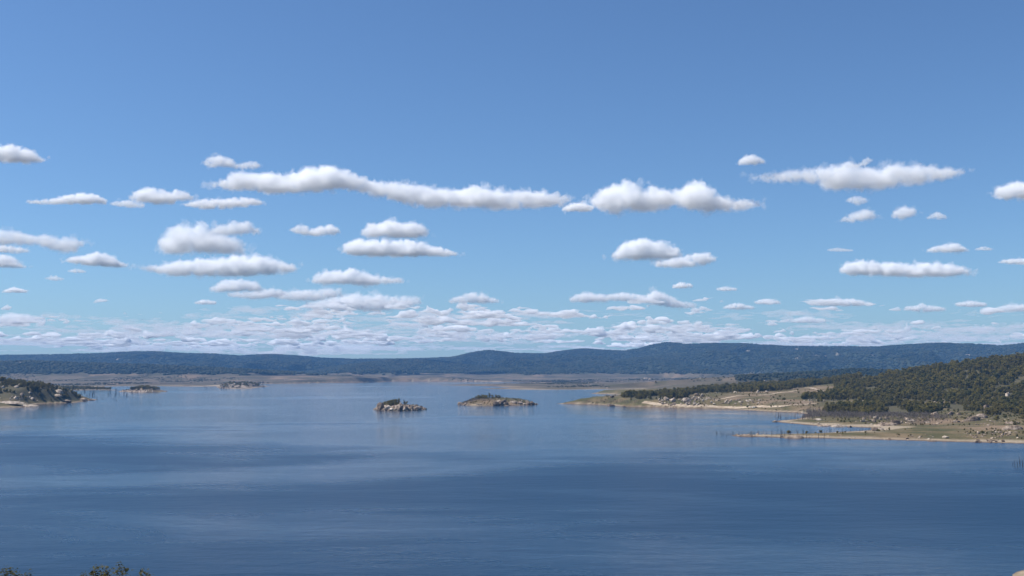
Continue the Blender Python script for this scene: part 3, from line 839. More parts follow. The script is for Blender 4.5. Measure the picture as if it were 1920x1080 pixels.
# ------------------------------------------------------------------ plants: meshes to copy
def tri_soup(centres, size, r, facing=None):
    """leaf-sized triangles at the given centres, loosely facing outwards"""
    n = len(centres)
    a = r.normal(size=(n, 3)); a /= np.linalg.norm(a, axis=1)[:, None]
    if facing is not None:
        nn = facing + .55 * r.normal(size=(n, 3)) + np.array([0, 0, .25]); nn /= np.linalg.norm(nn, axis=1)[:, None]
        a -= nn * (a * nn).sum(1)[:, None]; a /= np.linalg.norm(a, axis=1)[:, None]
        b = np.cross(nn, a); s = size * r.uniform(0.6, 1.4, n)[:, None]
        v = np.empty((n, 3, 3))
        v[:, 0] = centres + a * s; v[:, 1] = centres - a * s * .5 + b * s * .75; v[:, 2] = centres - a * s * .5 - b * s * .75
        return v.reshape(-1, 3), np.arange(3 * n).reshape(-1, 3)
    b = r.normal(size=(n, 3)); b -= a * (a * b).sum(1)[:, None]; b /= np.linalg.norm(b, axis=1)[:, None]
    s = size * r.uniform(0.6, 1.4, n)[:, None]
    v = np.empty((n, 3, 3))
    v[:, 0] = centres + a * s; v[:, 1] = centres - a * s * .5 + b * s * .75; v[:, 2] = centres - a * s * .5 - b * s * .75
    return v.reshape(-1, 3), np.arange(3 * n).reshape(-1, 3)

def tube(p0, p1, r0, r1, n=5):
    p0, p1 = np.array(p0, float), np.array(p1, float)
    d = p1 - p0; d = d / np.linalg.norm(d)
    u = np.cross(d, [0.3, 0.9, 0.1]); u /= np.linalg.norm(u); w = np.cross(d, u)
    a = np.arange(n) * 2 * math.pi / n
    ring = np.cos(a)[:, None] * u + np.sin(a)[:, None] * w
    v = np.vstack([p0 + ring * r0, p1 + ring * r1])
    f = [(i, (i + 1) % n, n + (i + 1) % n, n + i) for i in range(n)]
    return v, f

class Soup:
    def __init__(s): s.v, s.f, s.n = [], [], 0
    def add(s, vf):
        v, f = vf; v = np.asarray(v); s.v.append(v)
        for q in f:
            q = [int(i) + s.n for i in q]
            if len(q) == 4: s.f += [(q[0], q[1], q[2]), (q[0], q[2], q[3])]
            else: s.f.append(tuple(q))
        s.n += len(v)
    def mesh(s, name, smooth=False): return np_mesh(name, np.vstack(s.v), np.array(s.f), smooth)

def crown_pts(r, h, w, lobes, per, low=0.25):
    out, fac = [], []
    for k in range(lobes):
        t = r.uniform(low, 0.92)
        rad = w * 0.5 * (1 - 0.75 * abs(t - 0.55) ** 1.1)
        ang = r.uniform(0, 2 * math.pi); q = rad * r.uniform(0.15, 0.75)
        c = np.array([math.cos(ang) * q, math.sin(ang) * q, t * h])
        s = w * r.uniform(0.17, 0.30)
        d = r.normal(size=(per, 3)); d /= np.linalg.norm(d, axis=1)[:, None]
        fac.append(d.copy())
        d *= r.uniform(0.6, 1.0, per)[:, None] ** 0.5
        out.append(c + d * s * np.array([1.1, 1.1, 0.8]))
    return np.vstack(out), np.vstack(fac)

def crown_parts(seed, h, w, lobes, per, leaf, low=0.25):
    r = np.random.default_rng(seed)
    pts, fac = crown_pts(r, h, w, lobes, per, low)
    return tri_soup(pts, leaf, r, fac)

def trunk_parts(seed, h, w):
    r = np.random.default_rng(seed + 500)
    s = Soup()
    top = np.array([r.uniform(-.05, .05) * h, r.uniform(-.05, .05) * h, h * .78])
    mid = top * .45
    s.add(tube((0, 0, -.6), mid, .022 * h, .016 * h)); s.add(tube(mid, top, .016 * h, .005 * h, 4))
    for k in range(4):
        a = r.uniform(0, 6.28); z = r.uniform(.35, .65)
        p = top * z / .78
        s.add(tube(p, p + np.array([math.cos(a) * w * .32, math.sin(a) * w * .32, h * .2]), .009 * h, .003 * h, 4))
    return s

TREES = []      # (crown mesh, trunk mesh, height)
for i, (h, w, lob, per, leaf, low) in enumerate([(7.5, 5.5, 14, 34, .52, .2), (6.0, 5.2, 13, 34, .5, .12), (9.0, 6.0, 16, 34, .56, .3), (5.0, 4.4, 12, 30, .46, .1), (8.2, 4.6, 14, 34, .5, .2), (6.6, 6.2, 15, 34, .52, .18)]):
    v, f = crown_parts(100 + i, h, w, lob, per, leaf, low)
    cm = np_mesh('crown', v, f); cm.materials.append(M['leaf'])
    tm = trunk_parts(100 + i, h, w).mesh('trunk'); tm.materials.append(M['bark'])
    TREES.append((cm, tm, h))

def joined(name, parts):
    """one mesh with a material slot per part: [(mesh, material)]"""
    V, Fc, MI, n = [], [], [], 0
    me_m = []
    for k, (me, mat) in enumerate(parts):
        nv = len(me.vertices); co = np.empty(nv * 3); me.vertices.foreach_get('co', co); V.append(co.reshape(-1, 3))
        li = np.empty(len(me.loops), int); me.loops.foreach_get('vertex_index', li); Fc.append(li.reshape(-1, 3) + n)
        MI.append(np.full(len(Fc[-1]), k)); n += nv; me_m.append(mat)
    me = np_mesh(name, np.vstack(V), np.vstack(Fc))
    for m in me_m: me.materials.append(m)
    me.polygons.foreach_set('material_index', np.concatenate(MI).astype(np.int32))
    return me

def stock(name, meshes):
    c = bpy.data.collections.new(name)                  # not linked to the scene
    for k, me in enumerate(meshes):
        c.objects.link(bpy.data.objects.new('%s_%02d' % (name, k), me))
    return c

def scatter(name, pts, scale, kinds, coll, label, squash=None, seed=0):
    """one 'stuff' object whose points carry instances of the stock meshes"""
    n = len(pts)
    if n == 0: return None
    r = np.random.default_rng(seed)
    me = bpy.data.meshes.new(name); me.vertices.add(n); me.vertices.foreach_set('co', np.asarray(pts, np.float32).ravel())
    attr(me, 's', scale); attr(me, 'sz', squash if squash is not None else scale)
    attr(me, 'rot', r.uniform(0, 6.28, n)); attr(me, 'k', r.integers(0, kinds, n), typ='INT')
    o = link(name, me)
    g = bpy.data.node_groups.new(name, 'GeometryNodeTree')
    g.interface.new_socket('Geometry', in_out='INPUT', socket_type='NodeSocketGeometry')
    g.interface.new_socket('Geometry', in_out='OUTPUT', socket_type='NodeSocketGeometry')
    nd, lk = g.nodes, g.links
    gi, go = nd.new('NodeGroupInput'), nd.new('NodeGroupOutput')
    def A(nm, t='FLOAT'):
        q = nd.new('GeometryNodeInputNamedAttribute'); q.data_type = t; q.inputs['Name'].default_value = nm; return q.outputs[0]
    ci = nd.new('GeometryNodeCollectionInfo'); ci.inputs['Collection'].default_value = coll
    ci.inputs['Separate Children'].default_value = True; ci.inputs['Reset Children'].default_value = True
    m2p = nd.new('GeometryNodeMeshToPoints')
    ip = nd.new('GeometryNodeInstanceOnPoints'); ip.inputs['Pick Instance'].default_value = True
    cr = nd.new('ShaderNodeCombineXYZ'); cs = nd.new('ShaderNodeCombineXYZ')
    lk.new(gi.outputs[0], m2p.inputs['Mesh']); lk.new(m2p.outputs[0], ip.inputs['Points'])
    lk.new(ci.outputs[0], ip.inputs['Instance']); lk.new(A('k', 'INT'), ip.inputs['Instance Index'])
    lk.new(A('rot'), cr.inputs['Z']); lk.new(cr.outputs[0], ip.inputs['Rotation'])
    s = A('s'); lk.new(s, cs.inputs['X']); lk.new(s, cs.inputs['Y']); lk.new(A('sz'), cs.inputs['Z'])
    lk.new(cs.outputs[0], ip.inputs['Scale']); lk.new(ip.outputs[0], go.inputs[0])
    md = o.modifiers.new('scatter', 'NODES'); md.node_group = g
    tag(o, label, None, None, 'stuff')
    return o

def sample_world(n, d0, d1, u0=-.75, u1=.75, seed=0):
    """points spread evenly over the ground between two distances"""
    r = np.random.default_rng(seed)
    y = np.sqrt(r.uniform(d0 * d0, d1 * d1, n)); u = r.uniform(u0, u1, n)
    x = u * y
    return x, y, zt(x, y)

# ------------------------------------------------------------------ woodland on the right hill, the tree belt and the left headland
TREE_STOCK = stock('gum_tree_mass', [joined('gum', [(c, M['leaf']), (t, M['bark'])]) for c, t, h in TREES])
x, y, z = sample_world(260000, 1150, 3500, -.75, .75, 3)
x2, y2, z2 = sample_world(26000, 1850, 2900, -.60, -.36, 4)
x, y, z = np.concatenate([x, x2]), np.concatenate([y, y2]), np.concatenate([z, z2])
m = wood_mask(x, y, z)
x, y, z = x[m], y[m], z[m]
px, py = project(x, y, z)
gap = fbm2(x / 45, y / 45, 3, 61) + 0.25 * fbm2(x / 14, y / 14, 2, 62)
inner = np.ones(len(x), bool)
dens = np.where(py > 745, 0.95, 0.75)
keep_t = (gap > np.where(x < 0, -.30, -.36)) & (rng.random(len(x)) < dens)
# keep the rock outcrops on the left headland and the right slope open
for ox, oy, rx, ry in [(1752, 758, 16, 5), (1800, 765, 20, 5), (1890, 745, 12, 7), (1850, 766, 14, 5), (25, 730, 26, 5), (28, 741, 30, 4), (108, 736, 14, 3)]:
    keep_t &= (((px - ox) / rx) ** 2 + ((py - oy) / ry) ** 2) > 1
x, y, z, px, py = x[keep_t], y[keep_t], z[keep_t], px[keep_t], py[keep_t]
sc = np.clip(np.exp(rng.normal(-.12, .36, len(x))), .35, 1.75) * np.where(py > 735, .92, 1.05)
left = x < 0
sc = np.where(left, sc * .68, sc)
# the three hundred that show largest stand singly
vis = (px > -5) & (px < 1925)
order = np.argsort(-(sc / y) * vis * np.where((py > 740) | (left & (py > 735)) | (rng.random(len(x)) < .08), 1, .2))
NSINGLE = 230
single = order[:NSINGLE]
rest = np.ones(len(x), bool); rest[single] = False
for nm, sel, lab in (('woodland', rest & ~left, 'dense dark olive woodland covering the hill and low ridge on the right'),
                     ('scrub', rest & left, 'dark scrub woodland among pale rocks on the left headland')):
    scatter(nm, np.stack([x[sel], y[sel], z[sel] - .2], 1), sc[sel], len(TREES), TREE_STOCK, lab, seed=5)

def put_tree(name, k, loc, s, rz, label, group=None, sz=None, cat='tree', crown=None, trunk=None):
    e = bpy.data.objects.new(name, None); COL.objects.link(e)
    e.location = loc; e.rotation_euler = (0, 0, rz); e.scale = (s, s, sz or s); e.empty_display_size = .5
    tag(e, label, cat, group)
    link('crown', crown or TREES[k][0], None, e); link('trunk', trunk or TREES[k][1], None, e)
    return e

def size_word(s): return 'tall' if s > 1.02 else ('low' if s < .8 else 'middling')
def tree_words(px, py, s):
    return size_word(s) + ' ' + tree_place(px, py)
def tree_place(px, py):
    if px < 200: return 'scrubby gum on the left headland'
    if px < 1500: return 'gum in the belt of trees'
    if px < 1580: return 'gum at the wood corner near the beach'
    if px < 1640: return 'gum above the grey saplings'
    if px < 1700: return 'gum behind the whaleback slab'
    if px < 1780: return 'gum near the big round boulder'
    if px < 1850: return 'gum behind the leaning slab'
    return 'gum at the wood foot, right edge'
for i in single:
    put_tree('gum_tree', rnd.randrange(len(TREES)), (x[i], y[i], z[i] - .15), sc[i], rnd.uniform(0, 6.28), tree_words(px[i], py[i], sc[i]), 'gum trees along the edge of the woods' if px[i] > 200 else 'gum trees on the left headland')

x, y, z = sample_world(70000, 900, 2700, -.5, .62, 15); px, py = project(x, y, z)
k = (z > 1.4) & ~wood_mask(x, y, z) & (fbm2(x / 55, y / 55, 4, 44) + .5 * fbm2(x / 16, y / 16, 2, 45) > .12) & (sdg(x, y) > 8)
k &= rng.random(len(x)) < .55
s = rng.uniform(.08, .30, k.sum()) * np.where(rng.random(k.sum()) < .1, 1.7, 1)
scatter('shore_scrub', np.stack([x[k], y[k], z[k] - .05], 1), s * 1.4, len(TREES), TREE_STOCK, 'low tussocks and small shrubs over the dry shores', squash=s, seed=16)

# trees on the far hills, the knoll and the scattered bushes of the plain
def blob(seed):
    v, f = ico(2); r = np.random.default_rng(seed)
    d = 1 + .38 * fbm3(v * 1.9 + seed * 3.1, 3, seed)
    v = v * d[:, None] * np.array([.62, .62, .5]); v[:, 2] += .38
    me = np_mesh('blob', v, f); me.materials.append(M['leaf_far']); return me
FAR_STOCK = stock('far_tree_mass', [blob(k) for k in range(5)])
x, y, z = sample_world(240000, 5300, 12600, -.60, .60, 8)
fo = grid_at(forest.reshape(NR, NC), x, y); rk = grid_at(HILL_ROCK, x, y)
pz = project(x, y, z + 10)
slope_vis = np.ones(len(x), bool)
k = (fo > .45) & (rk < .35) & (rng.random(len(x)) < .8)
x, y, z = x[k], y[k], z[k]
scatter('forest', np.stack([x, y, z - 2], 1), rng.uniform(12, 21, len(x)), 5, FAR_STOCK, 'blue-grey forest over the far range of hills', squash=rng.uniform(9, 17, len(x)), seed=6)
x, y, z = sample_world(16000, 3850, 5200, .15, .70, 12)
fo = grid_at(forest.reshape(NR, NC), x, y); k = fo > .5
x, y, z = x[k], y[k], z[k]
scatter('knoll_forest', np.stack([x, y, z - 1], 1), rng.uniform(7, 12, len(x)), 5, FAR_STOCK, 'dark wood on the low knoll behind the brown plain', squash=rng.uniform(7, 12, len(x)), seed=7)
x, y, z = sample_world(34000, 3300, 7200, -.6, .6, 14)
pl = fbm2(x / 260, y / 420, 4, 91)
k = (z > 3) & (pl > .18) & (grid_at(forest.reshape(NR, NC), x, y) < .4)
x, y, z = x[k], y[k], z[k]
scatter('plain_scrub', np.stack([x, y, z - .4], 1), rng.uniform(3, 8, len(x)), 5, FAR_STOCK, 'low scrub dotted over the brown plain', squash=rng.uniform(2, 5, len(x)), seed=9)

# bushes standing singly on the grass and on the islands: (px, py of the foot, height in m, width factor, words)
bushes = [(1903, 797, 4.6, 1.2, 'round green bush beside the bare slab near the right edge'), (1868, 789, 6.2, 1.1, 'tall green bush behind the long pink slab on the right'), (1792, 789, 4.2, 1.1, 'green bush between the big round boulder and the long slab'),
 (1884, 783, 4.6, 1.2, 'dark bush just right of the tall green bush'), (1917, 786, 5, 1.2, 'dark bush cut by the right edge below the wood'),
 (1413, 737, 8.5, .8, 'tree with a pale rock beside it on the open slope above the track'), (1405, 744, 5.5, .6, 'narrow dark tree where the track bends'), (1353, 741, 3, 1.2, 'small lone bush on the slope left of the track'),
 (1450, 746, 3.5, 1.3, 'low bush on the grassy slope below the track'), (1470, 750, 4, 1.3, 'low bush by the gully on the right slope'), (1497, 737, 4, 1.2, 'round bush just under the upper track'), (1330, 745, 3, 1.2, 'small bush at the right side of the boulder field'),
 (1183, 750, 3.2, 1.3, 'low bush at the water end of the tree belt'), (1462, 744, 3.5, 1.3, 'small bush between the track and the gully')]
for bx_, by_, h, wf, lab in bushes:
    q = hit(bx_, by_)
    k = 3 if h < 5 else 1
    s = h / TREES[k][2]
    put_tree('bush', k, (q[0], q[1], q[2] - .2), s * wf, rnd.uniform(0, 6), lab, None, s, 'bush')
def island_plants(spec, name, label_fn, group):
    for i, (bx_, D, h, wf, k) in enumerate(spec):
        xx = (bx_ - 960) / F * D; zz = float(zt(xx, D))
        s = h * 1.14 / TREES[k][2]
        put_tree(name, k, (xx, D, max(zz, 1) - .3), s * wf, rnd.uniform(0, 6), label_fn(i), group, s, 'tree')
# first island: a clump of dark trees on the crown, a pair to the right
island_plants([(724, 1760, 7.4, 1.0, 1), (729, 1752, 8.2, 1, 0), (733, 1765, 9, .9, 2), (737, 1750, 8.0, 1.1, 5), (741, 1762, 9, .9, 4), (745, 1752, 8.8, .9, 0), (749, 1758, 10, .6, 4), (727, 1745, 6, 1.2, 3), (735, 1744, 6, 1.2, 3), (743, 1743, 6, 1.2, 3), (731, 1758, 8, 1, 5), (739, 1756, 8.5, 1, 1)],
    'island_tree', lambda i: 'tree in the clump on the small boulder island', 'trees in the clump on the small boulder island')
island_plants([(759, 1758, 7.5, .7, 4), (763, 1760, 6, .8, 3), (775, 1760, 3, 1.4, 3)], 'island_tree', lambda i: ['slim tree right of the bare gap on the boulder island', 'lower tree right of the slim one on the boulder island', 'low bush on the right slope of the boulder island'][i], None)
# second island
island_plants([(893, 2052, 5, 1.3, 3), (899, 2050, 6.4, 1.2, 1), (904, 2056, 6.4, 1.2, 5), (908, 2050, 5.6, 1.3, 3), (912, 2054, 6, 1.2, 0), (887, 2046, 4, 1.4, 3), (882, 2044, 3.5, 1.5, 3), (902, 2040, 4.5, 1.4, 3), (897, 2036, 4, 1.4, 3), (910, 2038, 4, 1.4, 3)],
    'island_tree', lambda i: 'bush on the left half of the larger island', 'bushes on the left half of the larger island')
island_plants([(918, 2050, 9.5, .85, 4), (931, 2052, 6, 1.0, 1), (936, 2050, 5.5, 1.1, 3), (912, 2044, 5, 1.2, 3), (923, 2048, 6, .9, 3)], 'island_tree', lambda i: ['tallest tree on the larger island, narrow and upright', 'round bush left of the middle boulders on the larger island', 'darker bush over the middle boulders of the larger island', 'small bush at the foot of the tallest tree on the island', 'bush right behind the tallest tree on the larger island'][i], None)
# scrub over the far left islands and the low point
def scrub_on(poly, n, h0, h1, name, lab, seed, zmin=1.5, wf=1.25, coll=TREE_STOCK, kinds=6, unit=6.5):
    r = np.random.default_rng(seed)
    a, b = poly.min(0), poly.max(0)
    xx = r.uniform(a[0], b[0], n * 6); yy = r.uniform(a[1], b[1], n * 6)
    k = sdist(np.stack([xx, yy], 1), poly) > 2
    xx, yy = xx[k][:n], yy[k][:n]; zz = zt(xx, yy); k = zz > zmin
    s = r.uniform(h0, h1, k.sum()) / unit
    scatter(name, np.stack([xx[k], yy[k], zz[k] - .3], 1), s * wf, kinds, coll, lab, squash=s, seed=seed)
scrub_on(ISL2, 420, .6, 2.0, 'larger_island_scrub', 'low dry scrub over the slopes of the larger island', 44, 1.6, 1.6)
scrub_on(ISL3, 420, 4.5, 8.5, 'island_scrub', 'dark scrub over the top of the small island off the left headland', 41, 5.5)
scrub_on(ISL4, 330, 4, 8, 'point_scrub', 'patchy scrub on the rocky point by the far left shore', 42, 5)
scrub_on(SCRUB_PT, 900, 3.5, 8, 'low_point_scrub', 'low grey-green scrub on the point behind the left headland', 43, .6)

# ------------------------------------------------------------------ dead drowned trees
def dead_mesh(seed, h, bushy=0, th=1.0):
    r = np.random.default_rng(seed); s = Soup()
    p = np.array([0, 0, -2.0]); lean = r.normal(size=2) * .04
    top = np.array([lean[0] * h, lean[1] * h, h])
    s.add(tube(p, top * .5, th * (.036 * h + .03), th * .026 * h, 5)); s.add(tube(top * .5, top, th * .026 * h, th * .011 * h, 4))
    for k in range(3 + bushy):
        a = r.uniform(0, 6.28); z = r.uniform(.3, .9); L = h * r.uniform(.12, .3) * (1.3 - z)
        q = top * z; e = q + np.array([math.cos(a) * L, math.sin(a) * L, L * r.uniform(.6, 1.6)])
        s.add(tube(q, e, .016 * h, .007 * h, 3))
        if bushy:
            for j in range(2):
                a2 = a + r.uniform(-1, 1); e2 = e + np.array([math.cos(a2), math.sin(a2), 1.0]) * L * .5
                s.add(tube((q + e) / 2, e2, .006 * h, .003 * h, 3))
    me = s.mesh('trunk'); me.materials.append(M['deadwood']); return me
DEAD = [dead_mesh(k, 1.0 * 6) for k in range(5)]
GREY = []
for k in range(4):
    me = dead_mesh(40 + k, 5.0, 7, .5); me.materials.clear(); me.materials.append(M['greybrush']); GREY.append(me)

def put_dead(px_, py_, h_px, label, group=None, name='dead_tree', water=True, meshes=DEAD, unit=6.0):
    if water: X, Y = P0(px_, py_); Zz = 0.0
    else:
        q = hit(px_, py_); X, Y, Zz = q
    Zz = max(float(zt(X, Y)), -1.5) if sdg(X, Y) > -8 else -1.5
    Zz = min(Zz, 60)
    hgt = h_px * Y / F + (max(0, -Zz))
    o = link(name, rnd.choice(meshes)); s = hgt / unit
    w = s * rnd.uniform(.9, 1.35) * (1.9 if Y > 2300 else .9)
    o.location = (X, Y, Zz); o.scale = (w, w, s); o.rotation_euler = (rnd.uniform(-.14, .14), rnd.uniform(-.14, .14), rnd.uniform(0, 6.28))
    return tag(o, label, 'dead tree', group)
r_ = random.Random(4)
for i in range(36):      # off the tip of the near spit
    t = r_.random(); put_dead(1340 + 75 * t, r_.uniform(812.5, 818.5), r_.uniform(3.5, 8.5), 'drowned tree off the near spit tip', 'drowned trees off the near spit')
for i in range(40):      # behind and along the near spit
    put_dead(r_.uniform(1410, 1520), r_.uniform(811, 820), r_.uniform(4, 10), 'drowned tree along the near spit', 'drowned trees along the near spit')
for px_, h in ((1464, 15), (1472, 13), (1535, 12), (1512, 12), (1497, 9), (1545, 15), (1487, 8)):
    put_dead(px_, 821 if px_ < 1500 else 822, h, {1464: 'tallest pair of bare snags at the slab, the left one', 1472: 'tallest pair of bare snags at the slab, the right one', 1535: 'lone snag at the water edge right of the pale slab', 1512: 'snag at the right end of the pale granite slab', 1497: 'thin snag in front of the pale granite slab', 1545: 'bare pole at the sandy edge of the near spit', 1487: 'short snag in front of the pale slab'}[px_])
for i in range(20):
    put_dead(r_.uniform(1520, 1640), r_.uniform(809, 813), r_.uniform(5, 10), 'drowned tree in the narrow inlet', 'drowned trees in the narrow inlet')
for i in range(40):      # round the tip of the second spit
    put_dead(r_.uniform(1452, 1530), r_.uniform(781, 791), r_.uniform(5, 10), 'drowned tree at the second spit tip', 'drowned trees at the second spit')
for i in range(42):      # in front of the scrub point, left
    put_dead(r_.uniform(140, 250), r_.uniform(733, 746), r_.uniform(3, 7), 'drowned tree behind the left headland', 'drowned trees behind the left headland')
for i in range(14):
    put_dead(r_.uniform(180, 232), r_.uniform(747.5, 751.5), r_.uniform(2, 4), 'short snag off the left headland tip', 'snags off the left headland tip')
for i in range(14):
    put_dead(r_.uniform(370, 470), r_.uniform(727, 731), r_.uniform(2.5, 5), 'drowned tree before the far left point', 'drowned trees before the far left point')
for px_, py_, lab in ((240, 822, 'dark stump standing alone in open water on the left'), (855.5, 804, 'dark stump standing alone in open water below the two islands'), (1281, 795, 'dark stump standing alone in open water left of the spits'), (1072, 748, 'lone thin pole in the water between the larger island and the shore')):
    put_dead(px_, py_, 4.0, lab, name='tree_stump')
for i, (dx, h) in enumerate(((1897, 8), (1903, 12), (1908, 14), (1913, 16), (1917, 13), (1922, 17), (1928, 12))):
    put_dead(dx, 872 + (i % 3) * 2, h, 'drowned sapling at the right edge of the lake', 'drowned saplings at the right edge')
# grey thicket of dead saplings below the wood
x, y, z = sample_world(90000, 1150, 2000, .18, .5, 21)
px, py = project(x, y, z)
k = in_poly(px, py, [(1500, 777), (1515, 770), (1545, 772), (1600, 777), (1650, 778), (1740, 779), (1790, 784), (1760, 792), (1720, 800), (1660, 793), (1600, 786), (1540, 784), (1500, 786)]) & (z > .2)
k &= rng.random(len(x)) < np.where(py < 784, .34, .14)
GREY_STOCK = stock('grey_brush_mass', GREY)
scatter('dead_saplings', np.stack([x[k], y[k], z[k]], 1), rng.uniform(.7, 1.4, k.sum()), 4, GREY_STOCK, 'grey thicket of dead saplings along the foot of the wood', squash=rng.uniform(.6, 1.2, k.sum()), seed=3)
x, y = rng.uniform(-110, 30, 2600), rng.uniform(1990, 2100, 2600); z = zt(x, y); px, py = project(x, y, z)
k = (px > 868) & (px < 925) & (z > 1.0) & (z < 10)
scatter('island_brush', np.stack([x[k], y[k], z[k]], 1), rng.uniform(.5, .9, k.sum()), 4, GREY_STOCK, 'grey-brown dry brush on the slope of the larger island', squash=rng.uniform(.35, .65, k.sum()), seed=33)
x, y, z = sample_world(60000, 1700, 2600, .06, .14, 22); px, py = project(x, y, z)
k = in_poly(px, py, [(1090, 756), (1100, 752), (1150, 750), (1200, 753), (1200, 757), (1140, 757)]) & (z > .5) & (rng.random(len(x)) < .25)
scatter('spit_brush', np.stack([x[k], y[k], z[k]], 1), rng.uniform(.5, 1.0, k.sum()), 4, GREY_STOCK, 'grey dry brush on the sandy spit near the larger island', squash=rng.uniform(.4, .9, k.sum()), seed=34)

# ------------------------------------------------------------------ granite
def boulder_mesh(seed, sub=3, cut=0.0):
    v, f = ico(sub); r = np.random.default_rng(seed)
    v = v.copy() * r.uniform(.9, 1.1, 3)
    for k in range(13):     # flat joint faces
        n = r.normal(size=3); n[2] *= .8; n /= np.linalg.norm(n); d = r.uniform(.42, .82)
        t = v @ n; over = t > d
        v[over] -= n * ((t[over] - d) * .97)[:, None]
    v = v / np.abs(v).max(0) * np.array([1, 1, .95])
    v = v * (1 + .09 * fbm3(v * 1.6 + seed, 2, seed) + .06 * fbm3(v * 5 + seed, 2, seed + 5))[:, None]
    v[:, 2] = np.where(v[:, 2] < -.45, -.45 + (v[:, 2] + .45) * .3, v[:, 2])
    v[:, 2] += .16
    return np_mesh('boulder', v, f, smooth=False)
BOULD = {}
for key in ('granite', 'granite_pale', 'granite_stain'):
    BOULD[key] = []
    for k in range(6):
        me = boulder_mesh(k + 10); me.materials.append(M[key]); BOULD[key].append(me)

def slab_mesh(seed):
    """a sheet of bare granite: ragged outline, low broken dome, higher at one end"""
    r = np.random.default_rng(seed); na, nr = 40, 9
    a = np.arange(na) * 2 * math.pi / na
    out = 1 + .28 * fbm2(np.cos(a) * 1.7 + seed, np.sin(a) * 1.7, 3, seed)
    V = [(0, 0, 1.0)]; F_ = []
    for i in range(1, nr + 1):
        rho = i / nr
        for j in range(na):
            x_, y_ = math.cos(a[j]) * out[j] * rho, math.sin(a[j]) * out[j] * rho
            n_ = float(fbm2(np.array([x_ * 2.2 + seed]), np.array([y_ * 5.0]), 4, seed + 2)[0])
            hgt = (1 - rho ** 2.4) * (.72 + .30 * x_ + .34 * n_)
            hgt = .6 * hgt + .4 * round(hgt * 4) / 4
            V.append((x_, y_, hgt if i < nr else -.35))
    for j in range(na): F_.append((0, 1 + j, 1 + (j + 1) % na))
    for i in range(nr - 1):
        for j in range(na):
            p, q = 1 + i * na + j, 1 + i * na + (j + 1) % na
            F_ += [(p, p + na, q + na), (p, q + na, q)]
    return np_mesh('slab', np.array(V), np.array(F_))
SLAB = {}
for key in BOULD:
    SLAB[key] = []
    for k in range(3):
        me = slab_mesh(k + 20); me.materials.append(M[key]); SLAB[key].append(me)
NB_COUNT = [0]
def put_boulder(X, Y, w, h, d, label, group=None, key='granite', rz=None, z=None, name='boulder', tilt=.12):
    Zz = float(zt(X, Y)) if z is None else z
    o = link(name, rnd.choice((SLAB if name == 'rock_slab' else BOULD)[key]))
    o.location = (X, Y, max(Zz, -.6)); o.scale = (w / 2, d / 2, h / (1.0 if name == 'rock_slab' else .95))
    o.rotation_euler = (rnd.uniform(-tilt, tilt), rnd.uniform(-tilt, tilt), rnd.uniform(-.5, .5) if rz is None else rz)
    NB_COUNT[0] += 1
    return tag(o, label, 'rock slab' if name == 'rock_slab' else 'boulder', group)
def boulder_px(px_, py_, w_px, h_px, label, group=None, key='granite', rz=None, dep=1.0, name='boulder', tilt=.12):
    if group: label = ('flat ' if h_px < .42 * w_px else 'blocky ') + {'granite': 'brown ', 'granite_pale': 'pale ', 'granite_stain': 'dark '}[key] + label
    q = hit(px_, py_)
    if q is None: return
    m_ = q[1] / F
    if group: w_px *= .78; h_px *= .85
    return put_boulder(q[0], q[1] + w_px * m_ * .3, w_px * m_, h_px * m_, w_px * m_ * dep, label, group, key, rz, None, name, tilt)

# the small boulder island: named blocks first
for a in [(712, 769, 17, 11, 'large rounded block at the left end of the boulder island', None, 'granite_stain'), (708, 765, 11, 6, 'block on top of the left end of the boulder island', None, 'granite_pale'),
          (724, 764, 19, 4.5, 'long pale slab below the tree clump on the boulder island', None, 'granite_pale', -.1, .6, 'rock_slab', .1), (738, 765, 18, 4.5, 'tan slab right of the pale one below the island trees', None, 'granite', -.15, .6, 'rock_slab', .1),
          (727, 768.8, 16, 5.5, 'bright low boulder at the waterline of the boulder island', None, 'granite_pale'), (734, 769.3, 8, 3.5, 'small bright boulder at the waterline left of the dark cleft', None, 'granite_pale'),
          (747, 768.8, 13, 7.5, 'brown broad block at the middle of the boulder island', None, 'granite'), (750, 758.5, 4.5, 6, 'upright standing stone on top of the boulder island', None, 'granite_pale'),
          (753, 767, 6, 4.5, 'bright square block right of the middle of the boulder island', None, 'granite_pale'), (762, 769, 9, 6, 'dark block right of the middle of the boulder island', None, 'granite_stain'),
          (772, 768.5, 10, 5, 'reddish block near the right end of the boulder island', None, 'granite'), (782, 768, 12, 5, 'flat layered block near the right end of the boulder island', None, 'granite_pale'),
          (797, 768, 5, 3, 'outlying dark rock right of the boulder island', None, 'granite_stain'), (788, 768, 7, 4, 'low block at the right foot of the boulder island', None, 'granite')]:
    boulder_px(*a)
for i in range(44):
    t = r_.random(); bx_ = 704 + 88 * t; top = 757 + 6 * abs(t - .4) ** 1.0 * 2
    boulder_px(bx_, r_.uniform(top, 768.5), r_.uniform(4, 10), r_.uniform(2.5, 5.5), 'rock on the small boulder island', 'boulders heaped on the small boulder island', r_.choice(['granite', 'granite_pale', 'granite_stain']), dep=1.2)
